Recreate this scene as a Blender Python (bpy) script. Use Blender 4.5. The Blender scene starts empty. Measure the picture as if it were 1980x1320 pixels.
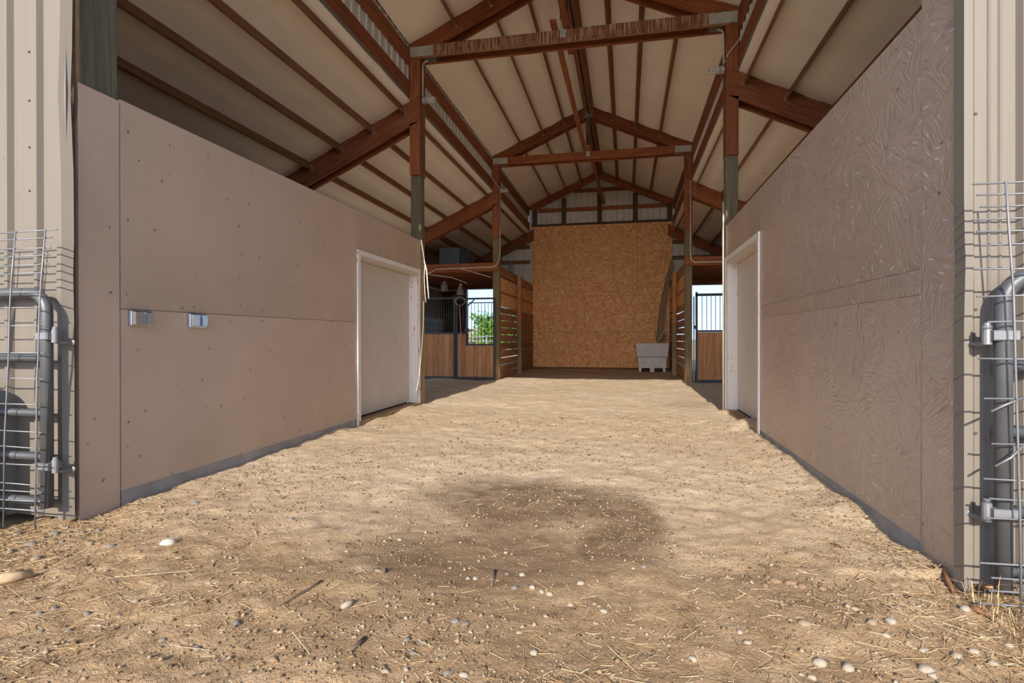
import bpy, math, random
import numpy as np
from mathutils import Matrix, Vector
random.seed(7)
RNG = np.random.default_rng(11)
SC = bpy.context.scene
COL = SC.collection
I4 = Matrix.Identity(4)

# ------------------------------------------------------------------ camera
F, CX, CY, YAW, PITCH, ROLL, CAMH = 1069.72, 990.66, 654.07, .2025, .0019, -.0014, 1.05
cam = bpy.data.objects.new('camera', bpy.data.cameras.new('camera'))
COL.objects.link(cam)
_s, _c = math.sin(YAW), math.cos(YAW)
_f0, _r0, _u0 = Vector((-_s, _c, 0)), Vector((_c, _s, 0)), Vector((0, 0, 1))
_f = _f0*math.cos(PITCH) - _u0*math.sin(PITCH)
_u = _u0*math.cos(PITCH) + _f0*math.sin(PITCH)
_r = _r0*math.cos(ROLL) + _u*math.sin(ROLL)
_u = _u*math.cos(ROLL) - _r0*math.sin(ROLL)
cam.matrix_world = Matrix((( _r.x, _u.x, -_f.x, 0), (_r.y, _u.y, -_f.y, 0), (_r.z, _u.z, -_f.z, CAMH), (0, 0, 0, 1)))
cam.data.sensor_width = 36
cam.data.lens = 36*F/1980
cam.data.shift_x = -(CX-990)/1980
cam.data.shift_y = (CY-660)/1980
cam.data.clip_start, cam.data.clip_end = .05, 500
SC.camera = cam

# ------------------------------------------------------------------ world, sun, exposure
w = bpy.data.worlds.new('sky'); SC.world = w; w.use_nodes = True
nt = w.node_tree; nt.nodes.clear()
sky = nt.nodes.new('ShaderNodeTexSky'); sky.sky_type = 'NISHITA'; sky.sun_disc = False
sky.sun_elevation = math.radians(25); sky.sun_rotation = math.radians(180)
sky.dust_density = .7; sky.air_density = 1.0; sky.ozone_density = 1.0
hs = nt.nodes.new('ShaderNodeHueSaturation'); hs.inputs['Saturation'].default_value = .95
tcw = nt.nodes.new('ShaderNodeTexCoord'); mpw = nt.nodes.new('ShaderNodeMapping')
mpw.inputs['Scale'].default_value = (3, 3, 11)
nzw = nt.nodes.new('ShaderNodeTexNoise'); nzw.inputs['Scale'].default_value = 1.6; nzw.inputs['Detail'].default_value = 7
rpw = nt.nodes.new('ShaderNodeValToRGB'); rpw.color_ramp.elements[0].position = .55; rpw.color_ramp.elements[1].position = .8
mxw = nt.nodes.new('ShaderNodeMix'); mxw.data_type = 'RGBA'
mxw.inputs[7].default_value = (1.9, 1.95, 2.0, 1)
bgw = nt.nodes.new('ShaderNodeBackground'); bgw.inputs['Strength'].default_value = .13
ow = nt.nodes.new('ShaderNodeOutputWorld')
L = nt.links.new
av = nt.nodes.new('ShaderNodeVectorMath'); av.operation = 'ADD'; av.inputs[1].default_value = (0, 0, .28)   # clear desert air: no white band at the horizon
nv = nt.nodes.new('ShaderNodeVectorMath'); nv.operation = 'NORMALIZE'
L(tcw.outputs['Generated'], av.inputs[0]); L(av.outputs[0], nv.inputs[0]); L(nv.outputs[0], sky.inputs['Vector'])
L(sky.outputs[0], hs.inputs['Color']); L(tcw.outputs['Generated'], mpw.inputs[0]); L(mpw.outputs[0], nzw.inputs['Vector'])
L(nzw.outputs[0], rpw.inputs[0]); L(rpw.outputs[0], mxw.inputs[0]); L(hs.outputs[0], mxw.inputs[6])
L(mxw.outputs[2], bgw.inputs[0]); L(bgw.outputs[0], ow.inputs[0])

SUN_EL = 25
sun = bpy.data.lights.new('sun', 'SUN'); sun.energy = 2.3; sun.angle = math.radians(.55); sun.color = (1, .93, .82)
suno = bpy.data.objects.new('sun', sun); COL.objects.link(suno)
suno.location = (0, -20, 10); suno.rotation_euler = (math.radians(90-SUN_EL), 0, 0)

SC.view_settings.view_transform = 'Standard'; SC.view_settings.look = 'None'
SC.view_settings.exposure = 1.62; SC.view_settings.gamma = 1; SC.view_settings.use_curve_mapping = False
try:
    SC.cycles.max_bounces = 12; SC.cycles.diffuse_bounces = 8
except Exception: pass

# ------------------------------------------------------------------ helpers: meshes and objects
W = {}
class MB:
    def __init__(s): s.v = []; s.f = []
    def add(s, v, f):
        o = len(s.v); s.v += [tuple(p) for p in v]; s.f += [tuple(i+o for i in q) for q in f]; return s
    def box(s, x0, x1, y0, y1, z0, z1):
        return s.add([(x0,y0,z0),(x1,y0,z0),(x1,y1,z0),(x0,y1,z0),(x0,y0,z1),(x1,y0,z1),(x1,y1,z1),(x0,y1,z1)],
                     [(3,2,1,0),(4,5,6,7),(0,1,5,4),(1,2,6,5),(2,3,7,6),(3,0,4,7)])
    def bbox(s, x0, x1, y0, y1, z0, z1, b):   # box with chamfered edges along its longest axis
        d = (x1-x0, y1-y0, z1-z0); a = max(range(3), key=lambda i: d[i])
        lo, hi = [x0,y0,z0], [x1,y1,z1]; u, v = (a+1) % 3, (a+2) % 3
        ring = [(lo[u]+b,lo[v]),(hi[u]-b,lo[v]),(hi[u],lo[v]+b),(hi[u],hi[v]-b),(hi[u]-b,hi[v]),(lo[u]+b,hi[v]),(lo[u],hi[v]-b),(lo[u],lo[v]+b)]
        vs = []
        for e in (lo[a], hi[a]):
            for p, q in ring:
                c = [0,0,0]; c[a] = e; c[u] = p; c[v] = q; vs.append(c)
        return s.add(vs, [tuple(range(7,-1,-1)), tuple(range(8,16))] + [(i,(i+1)%8,8+(i+1)%8,8+i) for i in range(8)])
    def prism(s, poly, a, b, axis='y'):      # polygon extruded from a to b along an axis
        n = len(poly)
        def P(p, t): return {'y': (p[0], t, p[1]), 'x': (t, p[0], p[1]), 'z': (p[0], p[1], t)}[axis]
        return s.add([P(p, a) for p in poly] + [P(p, b) for p in poly],
                     [tuple(range(n-1,-1,-1)), tuple(range(n, 2*n))] + [(i, (i+1) % n, n+(i+1) % n, n+i) for i in range(n)])
    def tube(s, pts, r, n=8, cap=True):
        P = [Vector(p) for p in pts]; rs = r if isinstance(r, (list, tuple)) else [r]*len(P)
        t0 = (P[1]-P[0]).normalized(); ref = Vector((0,0,1)) if abs(t0.z) < .9 else Vector((1,0,0))
        u = t0.cross(ref).normalized(); vs = []
        for i, p in enumerate(P):
            t = (P[min(i+1, len(P)-1)]-P[max(i-1, 0)]).normalized()
            u = (u - t*u.dot(t)).normalized(); v = t.cross(u)
            for k in range(n):
                a = 2*math.pi*k/n; vs.append(p + (u*math.cos(a)+v*math.sin(a))*rs[i])
        m = len(P); fs = []
        for i in range(m-1):
            for k in range(n):
                fs.append((i*n+k, i*n+(k+1) % n, (i+1)*n+(k+1) % n, (i+1)*n+k))
        if cap: fs += [tuple(range(n-1,-1,-1)), tuple((m-1)*n+k for k in range(n))]
        return s.add(vs, fs)
    def lathe(s, prof, n=16, c=(0,0,0)):
        vs = []; fs = []; m = len(prof)
        for r, z in prof:
            for k in range(n):
                a = 2*math.pi*k/n; vs.append((c[0]+r*math.cos(a), c[1]+r*math.sin(a), c[2]+z))
        for i in range(m-1):
            for k in range(n):
                fs.append((i*n+k, i*n+(k+1) % n, (i+1)*n+(k+1) % n, (i+1)*n+k))
        fs += [tuple(range(n-1,-1,-1)), tuple((m-1)*n+k for k in range(n))]
        return s.add(vs, fs)
    def mesh(s, name, smooth=False):
        me = bpy.data.meshes.new(name); me.from_pydata(s.v, [], s.f); me.update()
        if smooth:
            me.polygons.foreach_set('use_smooth', [True]*len(me.polygons))
        return me

def put(name, me, mat, parent=None, M=I4):
    o = bpy.data.objects.new(name, me); COL.objects.link(o)
    if me is not None and mat is not None and not me.materials: me.materials.append(MAT[mat])
    W[o.name] = M.copy()
    if parent is not None:
        o.parent = parent; o.matrix_basis = W[parent.name].inverted() @ M
    else: o.matrix_basis = M
    return o
def obj(name, mb, mat, parent=None, M=I4, smooth=False): return put(name, mb.mesh(name, smooth), mat, parent, M)
def root(name, loc): return put(name, None, None, None, Matrix.Translation(loc))
def tag(o, label, cat, group=None):
    o['label'] = label; o['category'] = cat
    if group: o['group'] = group
    return o
def struct(o, label=None):
    o['kind'] = 'structure'
    if label: o['label'] = label
    return o
def T(x, y, z): return Matrix.Translation((x, y, z))
_bc = {}
def board(name, p0, p1, wid, th, mat, parent=None, up=(0,0,1), ch=.003):
    """box of length p0->p1 along local X, wid along local Z (towards `up`), th along local Y"""
    p0, p1 = Vector(p0), Vector(p1); d = p1-p0; ln = d.length; x = d/ln
    z = Vector(up); z = (z - x*z.dot(x)).normalized(); y = z.cross(x)
    key = (round(ln, 3), round(wid, 3), round(th, 3), mat, name)
    if key not in _bc:
        _bc[key] = MB().bbox(0, ln, -th/2, th/2, -wid/2, wid/2, min(ch, th*.2)).mesh(name)
    M = Matrix(((x.x,y.x,z.x,p0.x),(x.y,y.y,z.y,p0.y),(x.z,y.z,z.z,p0.z),(0,0,0,1)))
    return put(name, _bc[key], mat, parent, M)
def pipe(name, pts, r, mat, parent=None, n=8, smooth=True):
    b = Vector(pts[0])
    return obj(name, MB().tube([Vector(p)-b for p in pts], r, n), mat, parent, T(*b), smooth)

# ------------------------------------------------------------------ helpers: materials
MAT = {}
class NT:
    def __init__(s, name):
        m = bpy.data.materials.new(name); m.use_nodes = True; MAT[name] = m; s.t = m.node_tree; s.t.nodes.clear()
        s.o = s.n('ShaderNodeOutputMaterial'); s.b = s.n('ShaderNodeBsdfPrincipled'); s.l(s.b.outputs[0], s.o.inputs[0])
        s.b.inputs['Roughness'].default_value = .8
        s.b.inputs['Specular IOR Level'].default_value = .3
    def n(s, typ, **k):
        nd = s.t.nodes.new(typ)
        for a, v in k.items(): setattr(nd, a, v)
        return nd
    def l(s, a, b): s.t.links.new(a, b)
    def set(s, sock, v):
        if hasattr(v, 'is_linked') or hasattr(v, 'links'): s.l(v, sock)
        elif isinstance(v, tuple) and len(v) == 3 and sock.type == 'RGBA': sock.default_value = (*v, 1)
        else: sock.default_value = v
    def coord(s, rnd=True, scale=(1,1,1), rot=(0,0,0)):
        c = s.n('ShaderNodeTexCoord').outputs['Object']
        if rnd:
            oi = s.n('ShaderNodeObjectInfo').outputs['Random']
            a = s.n('ShaderNodeVectorMath', operation='ADD'); mu = s.math('MULTIPLY', oi, 37.7)
            s.l(c, a.inputs[0]); s.l(mu, a.inputs[1]); c = a.outputs[0]
        return s.map(c, scale, rot)
    def map(s, c, scale=(1,1,1), rot=(0,0,0), loc=(0,0,0)):
        m = s.n('ShaderNodeMapping'); s.l(c, m.inputs[0]); m.inputs['Scale'].default_value = scale
        m.inputs['Rotation'].default_value = rot; m.inputs['Location'].default_value = loc; return m.outputs[0]
    def noise(s, v, scale, det=4, rough=.55, dist=0):
        n = s.n('ShaderNodeTexNoise'); s.l(v, n.inputs['Vector']); n.inputs['Scale'].default_value = scale
        n.inputs['Detail'].default_value = det; n.inputs['Roughness'].default_value = rough; n.inputs['Distortion'].default_value = dist
        return n.outputs[0]
    def vor(s, v, scale, feat='F1', out='Distance', dim='3D'):
        n = s.n('ShaderNodeTexVoronoi', feature=feat, voronoi_dimensions=dim); s.l(v, n.inputs['Vector']); n.inputs['Scale'].default_value = scale
        return n.outputs[out]
    def math(s, op, a, b=None, clamp=False):
        n = s.n('ShaderNodeMath', operation=op, use_clamp=clamp); s.set(n.inputs[0], a)
        if b is not None: s.set(n.inputs[1], b)
        return n.outputs[0]
    def rng(s, v, a, b, c=0., d=1.):
        n = s.n('ShaderNodeMapRange'); s.l(v, n.inputs[0])
        for i, q in enumerate((a, b, c, d)): n.inputs[i+1].default_value = q
        return n.outputs[0]
    def ramp(s, v, *st):
        n = s.n('ShaderNodeValToRGB'); s.l(v, n.inputs[0]); e = n.color_ramp.elements
        while len(e) < len(st): e.new(.5)
        for i, (p, c) in enumerate(st): e[i].position = p; e[i].color = (*c, 1)
        return n.outputs[0]
    def mix(s, f, a, b, mode='MIX'):
        n = s.n('ShaderNodeMix', data_type='RGBA', blend_type=mode); s.set(n.inputs[0], f); s.set(n.inputs[6], a); s.set(n.inputs[7], b)
        return n.outputs[2]
    def sep(s, v): n = s.n('ShaderNodeSeparateXYZ'); s.l(v, n.inputs[0]); return n.outputs
    def bump(s, h, st=.3, d=.01):
        n = s.n('ShaderNodeBump'); n.inputs['Strength'].default_value = st; n.inputs['Distance'].default_value = d
        s.l(h, n.inputs['Height']); s.l(n.outputs[0], s.b.inputs['Normal']); return n
    def col(s, c): s.set(s.b.inputs['Base Color'], c)
    def rough(s, r): s.set(s.b.inputs['Roughness'], r)

def plain(name, c, rough=.7, metal=0., spec=.3, var=.12):
    m = NT(name); v = m.coord(); f = m.noise(v, 6, 5)
    m.col(m.mix(m.rng(f, .3, .7), tuple(x*(1-var) for x in c), tuple(min(1, x*(1+var)) for x in c)))
    m.rough(rough); m.b.inputs['Metallic'].default_value = metal; m.b.inputs['Specular IOR Level'].default_value = spec
    return m
def wood(name, *a, **k):
    for ax in ('', '_y', '_z'): wood_ax(name+ax, ax, *a, **k)
def wood_ax(name, ax, dark, mid, light, streak=0, knots=.5, rough=.75, dirt=None, tan=None):
    m = NT(name); c0 = m.coord()
    if ax:     # turn the grain so that it runs along local y or z
        c0 = m.map(c0, (1,1,1), (0, 0, math.radians(-90)) if ax == '_y' else (0, math.radians(90), 0))
    g = m.noise(m.map(c0, (.9, 16, 16)), 2.2, 7, .62, .6)
    fine = m.noise(m.map(c0, (2.5, 90, 90)), 2., 3)
    c = m.ramp(m.math('ADD', m.math('MULTIPLY', g, .75), m.math('MULTIPLY', fine, .25)), (.3, dark), (.5, mid), (.72, light))
    oi = m.n('ShaderNodeObjectInfo').outputs['Random']
    c = m.mix(1, c, m.mix(oi, (.78, .76, .74), (1.12, 1.1, 1.06)), 'MULTIPLY')
    k = m.vor(m.map(c0, (1.7, 7, 7)), 1.3); c = m.mix(m.math('MULTIPLY', m.rng(k, .12, .05), knots), c, tuple(x*.28 for x in dark))
    if dirt:
        dn = m.noise(c0, 3.5, 5, .6); c = m.mix(m.math('MULTIPLY', m.rng(dn, .5, .72), .6), c, dirt)
    if tan:    # lower part blends to tan
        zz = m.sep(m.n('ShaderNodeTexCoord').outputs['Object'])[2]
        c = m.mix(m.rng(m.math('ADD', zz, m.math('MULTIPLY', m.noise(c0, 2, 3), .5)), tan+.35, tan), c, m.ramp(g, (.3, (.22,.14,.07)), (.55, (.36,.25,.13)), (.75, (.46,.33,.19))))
    if streak:
        sn = m.noise(m.map(c0, (85, 85, 3.)), 1., 3); sb = m.noise(c0, 1.3, 2)
        c = m.mix(m.math('MULTIPLY', m.math('MULTIPLY', m.rng(sn, .5, .64), m.rng(sb, .3, .45)), streak), c, (.62, .5, .36))
    m.col(c); m.rough(rough); m.bump(m.math('ADD', g, fine), .25, .004); return m
def strands(m, c0, sc=(9, 46), big=5.):
    """random short wood strands: returns (random value per strand, edge distance)"""
    outs = []
    for off in ((0,0,0), (3.3, 7.1, 1.9)):
        v = m.map(c0, (1,1,1), (0,0,0), off)
        vn = m.n('ShaderNodeTexVoronoi'); m.l(v, vn.inputs['Vector']); vn.inputs['Scale'].default_value = big
        su = m.n('ShaderNodeVectorMath', operation='SUBTRACT'); m.l(v, su.inputs[0]); m.l(vn.outputs['Position'], su.inputs[1])
        cr = m.sep(vn.outputs['Color'])
        ad = m.n('ShaderNodeVectorMath', operation='ADD'); m.l(su.outputs[0], ad.inputs[0]); m.l(vn.outputs['Color'], ad.inputs[1])
        vr = m.n('ShaderNodeVectorRotate', rotation_type='Z_AXIS'); m.l(ad.outputs[0], vr.inputs['Vector'])
        m.l(m.math('MULTIPLY', cr[0], 6.28), vr.inputs['Angle'])
        st = m.map(vr.outputs[0], (sc[0], sc[1], 6)); v2 = m.n('ShaderNodeTexVoronoi'); m.l(st, v2.inputs['Vector']); v2.inputs['Scale'].default_value = 1
        outs.append((m.sep(v2.outputs['Color'])[1], v2.outputs['Distance'], vn.outputs['Color']))
    pick = m.math('GREATER_THAN', m.sep(outs[1][2])[2], .5)
    val = m.n('ShaderNodeMix'); m.l(pick, val.inputs[0]); m.l(outs[0][0], val.inputs[2]); m.l(outs[1][0], val.inputs[3])
    dis = m.n('ShaderNodeMix'); m.l(pick, dis.inputs[0]); m.l(outs[0][1], dis.inputs[2]); m.l(outs[1][1], dis.inputs[3])
    return val.outputs[0], dis.outputs[0]

# wood
RED = ((.13,.038,.014), (.27,.085,.032), (.40,.155,.062))
wood('wood_red', *RED)
wood('wood_red_streaked', (.1,.035,.014), (.2,.075,.03), (.32,.13,.055), streak=.8)
wood('wood_brown', (.10,.05,.026), (.19,.105,.055), (.28,.165,.09))
wood('wood_purlin', (.12,.048,.021), (.23,.1,.045), (.33,.165,.08))
wood('wood_treated', (.085,.075,.05), (.15,.135,.092), (.22,.2,.145), knots=.2)
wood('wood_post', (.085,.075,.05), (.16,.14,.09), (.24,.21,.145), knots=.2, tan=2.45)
wood('wood_post_brown', (.11,.085,.045), (.2,.15,.085), (.29,.23,.135), knots=.2, tan=.5)
wood('wood_tan', (.2,.13,.065), (.33,.22,.115), (.44,.31,.17), knots=.2, dirt=(.16,.1,.05))
wood('wood_stall', (.26,.1,.04), (.5,.24,.105), (.66,.36,.175), knots=.6)
wood('wood_plank', (.2,.08,.033), (.4,.18,.08), (.55,.28,.135), knots=.5, dirt=(.12,.06,.03))
wood('wood_grey', (.14,.11,.085), (.24,.19,.145), (.35,.29,.22), knots=.2)
wood('wood_pale', (.4,.27,.15), (.55,.4,.25), (.66,.5,.33), knots=.1)
wood('wood_dark', (.05,.03,.018), (.095,.06,.035), (.15,.095,.055))
# raw OSB
m = NT('osb'); c0 = m.coord(rot=(math.radians(90), 0, 0)); val, dis = strands(m, c0, (10, 50), 5.2)
c = m.ramp(val, (0, (.45,.19,.065)), (.35, (.75,.37,.14)), (.7, (.86,.46,.19)), (.95, (.95,.68,.4)))
c = m.mix(m.math('MULTIPLY', m.noise(c0, .9, 4), .55), c, (.6,.28,.1)); m.col(c); m.rough(.6); m.bump(val, .35, .003)
# painted sheets on the aisle walls (smooth on one side, coarse strands on the other)
def painted(name, base, strand, rough, rot):
    m = NT(name); c0 = m.coord(rot=rot)
    val, dis = strands(m, c0, (11, 62), 6.)
    blot = m.noise(c0, 1.1, 4); c = m.mix(m.rng(blot, .3, .7), tuple(x*.92 for x in base), tuple(x*1.07 for x in base))
    sp = m.vor(c0, 4.6, dim='2D'); so = m.vor(c0, 4.6, out='Color', dim='2D'); pk = m.math('GREATER_THAN', m.sep(so)[0], .45)
    wob = m.noise(c0, 60, 3)
    spot = m.math('MULTIPLY', m.rng(m.math('ADD', sp, m.math('MULTIPLY', wob, .22)), .155, .125), pk)
    c = m.mix(m.math('MULTIPLY', spot, .75), c, (.07,.035,.02))
    low = m.rng(m.sep(m.n('ShaderNodeTexCoord').outputs['Object'])[2], .5, .0); grime = m.noise(c0, 4, 5)
    c = m.mix(m.math('MULTIPLY', m.math('MULTIPLY', low, grime), .5), c, (.3,.22,.14))
    msk = m.rng(m.noise(c0, .8, 3), .38, .55)
    c = m.mix(m.math('MULTIPLY', m.rng(val, 0., .22, 1., 0.), .5*strand), c, tuple(x*.62 for x in base))
    hi = m.math('MULTIPLY', m.math('MULTIPLY', m.rng(val, .8, .84), m.rng(dis, .34, .2)), strand)
    c = m.mix(m.math('MULTIPLY', m.math('MULTIPLY', hi, msk), .85), c, (1.,.92,.82))  # glints on the strands, painted into the colour as pale strokes
    m.col(c); m.set(m.b.inputs['Roughness'], m.rng(hi, 0, 1, rough, rough*.55)); m.b.inputs['Specular IOR Level'].default_value = .5
    h = m.math('ADD', m.math('MULTIPLY', m.math('ADD', val, m.math('MULTIPLY', dis, -.8)), strand), m.math('MULTIPLY', m.noise(c0, 35, 3), .25)); m.bump(h, .7, .008)
R90 = math.radians(90)
painted('paint_left', (.55,.41,.31), .10, .5, (0, R90, 0))
painted('paint_right', (.54,.405,.31), .9, .33, (0, R90, 0))
plain('paint_door', (.6,.53,.46), .45, var=.05)
m = NT('paint_white'); c0 = m.coord(); f = m.noise(m.map(c0, (9, 9, 2.5)), 2.2, 6, .65)
m.col(m.mix(m.rng(f, .63, .66), (.78,.74,.70), (.34,.22,.15))); m.rough(.5)
# metal
m = NT('siding'); c0 = m.coord(False); f = m.noise(m.map(c0, (22, 3, 1)), 1.5, 4)
c = m.mix(m.rng(f, .3, .7), (.165,.14,.114), (.18,.154,.125)); d = m.noise(m.map(c0, (9, 9, 1.2)), 1.2, 5)
m.col(m.mix(m.math('MULTIPLY', m.rng(d, .55, .8), .35), c, (.17,.145,.12))); m.rough(.55); m.b.inputs['Specular IOR Level'].default_value = .4
plain('siding_white', (.62,.6,.55), .5, var=.06)
plain('gate_grey', (.095,.098,.103), .45, .25, .45, .15)
plain('galvanised', (.22,.22,.23), .5, .45, .45, .2)
plain('nail_plate', (.46,.46,.43), .5, .4, .5, .2)
plain('chrome', (.55,.55,.56), .2, 1., .5, .05)
plain('bar_metal', (.07,.068,.068), .45, .4, .5, .25)
plain('dark_metal', (.055,.058,.065), .5, .4, .4, .2)
plain('screw_dark', (.1,.08,.06), .6)
plain('conduit', (.6,.57,.5), .45, .2, .4, .08)
plain('cable_white', (.74,.7,.62), .55, var=.06)
plain('rope_pink', (.6,.36,.3), .8)
plain('plastic_grey', (.66,.65,.64), .5, var=.1)
plain('plastic_dark', (.055,.06,.07), .55)
plain('box_blue_grey', (.16,.19,.22), .55)
plain('foam_brown', (.12,.07,.05), .9, var=.4)
plain('black_gap', (.02,.016,.013), .9)
plain('concrete', (.3,.28,.26), .9, var=.2)
plain('ply_grey', (.36,.33,.3), .8, var=.15)
plain('bark', (.14,.1,.07), .9)
plain('stone_pale', (.34,.28,.215), .9, var=.15)
plain('stone_white', (.52,.46,.38), .6, var=.1)
plain('stone_grey', (.19,.165,.14), .9, var=.25)
plain('stone_tan', (.26,.195,.135), .8, var=.25)
plain('leaf_dry', (.26,.12,.055), .8, var=.3)
plain('clod', (.24,.155,.09), .95, var=.3)
plain('rim_orange', (.38,.17,.08), .7)
for nm, c in (('leaf_a', (.10,.2,.03)), ('leaf_b', (.3,.29,.19))):
    m = plain(nm, c, .6, var=.45)
m = NT('glass_jar'); m.col((.8,.8,.78)); m.rough(.15); tr = m.n('ShaderNodeBsdfTransparent'); mx = m.n('ShaderNodeMixShader'); mx.inputs[0].default_value = .4
m.l(tr.outputs[0], mx.inputs[1]); m.l(m.b.outputs[0], mx.inputs[2]); m.l(mx.outputs[0], m.o.inputs[0])
# straw: colour varies from straw to straw
m = NT('straw'); g = m.n('ShaderNodeNewGeometry').outputs['Random Per Island']
m.col(m.ramp(g, (0, (.2,.115,.05)), (.4, (.4,.26,.13)), (.8, (.55,.4,.23)), (1, (.68,.54,.35)))); m.rough(.6)
m = NT('gravel'); g = m.n('ShaderNodeNewGeometry').outputs['Random Per Island']
m.col(m.ramp(g, (0, (.1,.06,.03)), (.45, (.24,.155,.085)), (.75, (.36,.25,.15)), (.95, (.32,.26,.19)), (1, (.42,.35,.26)))); m.rough(.85)
# vinyl faced insulation
m = NT('vinyl'); c0 = m.coord(False); f = m.noise(c0, .8, 4); wr = m.noise(m.map(c0, (5, .7, 5)), 1.5, 4)
c = m.mix(m.rng(f, .3, .7), (.84,.77,.68), (.9,.84,.75)); sp = m.vor(c0, 1.1); c = m.mix(m.rng(sp, .035, .02), c, (.2,.13,.08))
m.col(c); m.rough(.5); m.bump(wr, .18, .02)
# dirt
m = NT('dirt'); c0 = m.n('ShaderNodeTexCoord').outputs['Object']
n1 = m.noise(c0, .55, 5, .6); n2 = m.noise(c0, 7, 6, .65); n3 = m.noise(c0, 70, 4, .7); n4 = m.noise(c0, 260, 2, .6)
sand = m.ramp(n2, (.3, (.56,.435,.30)), (.5, (.67,.53,.375)), (.7, (.74,.6,.44)))
sand = m.mix(m.rng(n1, .35, .65), sand, m.mix(.5, sand, (.52,.385,.235)))
xyz = m.sep(c0); X, Y = xyz[0], xyz[1]
# straw-littered earth at the doorway: browner, with a wandering edge
wy = m.math('ADD', Y, m.math('MULTIPLY', m.noise(c0, 1.1, 5, .65), 2.6)); near = m.rng(wy, 5.2, 3.6)
sand = m.mix(m.math('MULTIPLY', near, .85), sand, m.ramp(n2, (.3, (.25,.14,.06)), (.5, (.42,.26,.13)), (.72, (.6,.41,.235))))
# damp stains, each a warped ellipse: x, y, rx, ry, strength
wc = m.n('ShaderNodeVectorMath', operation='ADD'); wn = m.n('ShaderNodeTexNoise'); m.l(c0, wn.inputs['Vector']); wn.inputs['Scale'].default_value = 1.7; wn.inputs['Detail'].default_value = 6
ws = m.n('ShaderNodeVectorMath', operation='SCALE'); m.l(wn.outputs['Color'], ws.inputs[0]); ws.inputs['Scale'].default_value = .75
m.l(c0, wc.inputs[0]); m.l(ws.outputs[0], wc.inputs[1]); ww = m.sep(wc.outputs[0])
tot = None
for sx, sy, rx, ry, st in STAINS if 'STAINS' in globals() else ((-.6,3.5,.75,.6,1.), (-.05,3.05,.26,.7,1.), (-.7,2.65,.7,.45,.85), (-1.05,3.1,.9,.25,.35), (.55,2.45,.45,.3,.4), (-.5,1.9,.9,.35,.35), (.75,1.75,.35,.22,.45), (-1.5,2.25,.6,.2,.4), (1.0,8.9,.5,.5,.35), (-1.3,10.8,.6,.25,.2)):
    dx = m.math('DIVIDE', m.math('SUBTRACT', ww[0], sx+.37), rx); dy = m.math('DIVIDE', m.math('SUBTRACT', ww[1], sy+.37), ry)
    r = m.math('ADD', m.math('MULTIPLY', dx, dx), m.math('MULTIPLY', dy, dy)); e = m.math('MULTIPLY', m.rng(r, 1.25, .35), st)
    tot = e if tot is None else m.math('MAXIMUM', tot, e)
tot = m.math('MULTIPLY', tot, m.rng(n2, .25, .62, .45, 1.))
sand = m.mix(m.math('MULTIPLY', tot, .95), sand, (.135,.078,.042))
sand = m.mix(m.math('MULTIPLY', m.rng(n3, .57, .68), .6), sand, (.2,.13,.075))
sand = m.mix(m.math('MULTIPLY', m.rng(n3, .38, .28), .45), sand, (.8,.7,.54))
sand = m.mix(m.math('MULTIPLY', m.rng(n4, .35, .7), .25), sand, (.34,.24,.15))
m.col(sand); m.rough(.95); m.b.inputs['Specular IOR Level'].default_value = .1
m.bump(m.math('ADD', m.math('MULTIPLY', n2, .5), m.math('ADD', m.math('MULTIPLY', n3, .35), m.math('MULTIPLY', n4, .12))), .9, .045)
m = NT('field'); c0 = m.n('ShaderNodeTexCoord').outputs['Object']; f = m.noise(c0, .25, 6, .7)
m.col(m.ramp(f, (.35, (.36,.3,.16)), (.6, (.5,.43,.25)), (.75, (.26,.27,.1)))); m.rough(.95)

# ------------------------------------------------------------------ measures of the barn (metres)
XL, XR = -3.114, 1.357                 # aisle faces of the posts
XM = (XL+XR)/2
Y0, Y1, Y2, Y3 = 2.66, 8.08, 13.50, 18.91   # front faces of the four frames
ZW = 2.55                              # top of the aisle walls
PW = .165                              # post
OX = 3.33                              # side bay width
XLO, XRO = XL-OX, XR+OX
SS, SG = .481, .4476                   # slopes of shed and gable roofs
def zshed(x): return 4.775 - SS*((XL-x) if x < XM else (x-XR))
ZAP = 6.66
def zgab(x): return ZAP - SG*abs(x-XM)
ZT0, ZT1 = 5.365, 5.55                 # tie beam

# ------------------------------------------------------------------ ground
def vnoise(x, y, s, seed):
    x = x/s; y = y/s; xi = np.floor(x).astype(int); yi = np.floor(y).astype(int); fx = x-xi; fy = y-yi
    fx = fx*fx*(3-2*fx); fy = fy*fy*(3-2*fy)
    def hsh(a, b):
        h = (a*374761393 + b*668265263 + seed*974711) & 0xffffffff; h = ((h ^ (h >> 13))*1274126177) & 0xffffffff
        return ((h ^ (h >> 16)) & 0xffff)/65535.
    return (hsh(xi,yi)*(1-fx)+hsh(xi+1,yi)*fx)*(1-fy)+(hsh(xi,yi+1)*(1-fx)+hsh(xi+1,yi+1)*fx)*fy - .5
def gz(x, y):
    x = np.asarray(x, float); y = np.asarray(y, float)
    z = vnoise(x, y, .9, 1)*.035 + vnoise(x, y, .33, 2)*.026 + vnoise(x, y, .12, 3)*.016 + vnoise(x, y, .05, 4)*.009
    near = np.clip((5-y)/2.5, 0, 1)
    z = z + near*(vnoise(x, y, .028, 5)*.008)
    dL = np.clip(x-XL, 0, 9); dR = np.clip(XR-x, 0, 9)
    ins = (y > 2.7) & (y < 8.2)
    z = z + np.where(ins, .055*np.exp(-dR/.22)*np.clip(1.1+2*vnoise(x, y, .4, 6), 0, 2), 0)
    z = z + np.where(ins, .03*np.exp(-dL/.3)*np.clip(1+2*vnoise(x, y, .5, 7), 0, 2)*np.clip((y-2.9)/2, 0, 1), 0)
    z = z - .02*np.clip((y-8)/10, 0, 1)
    return z
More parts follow.
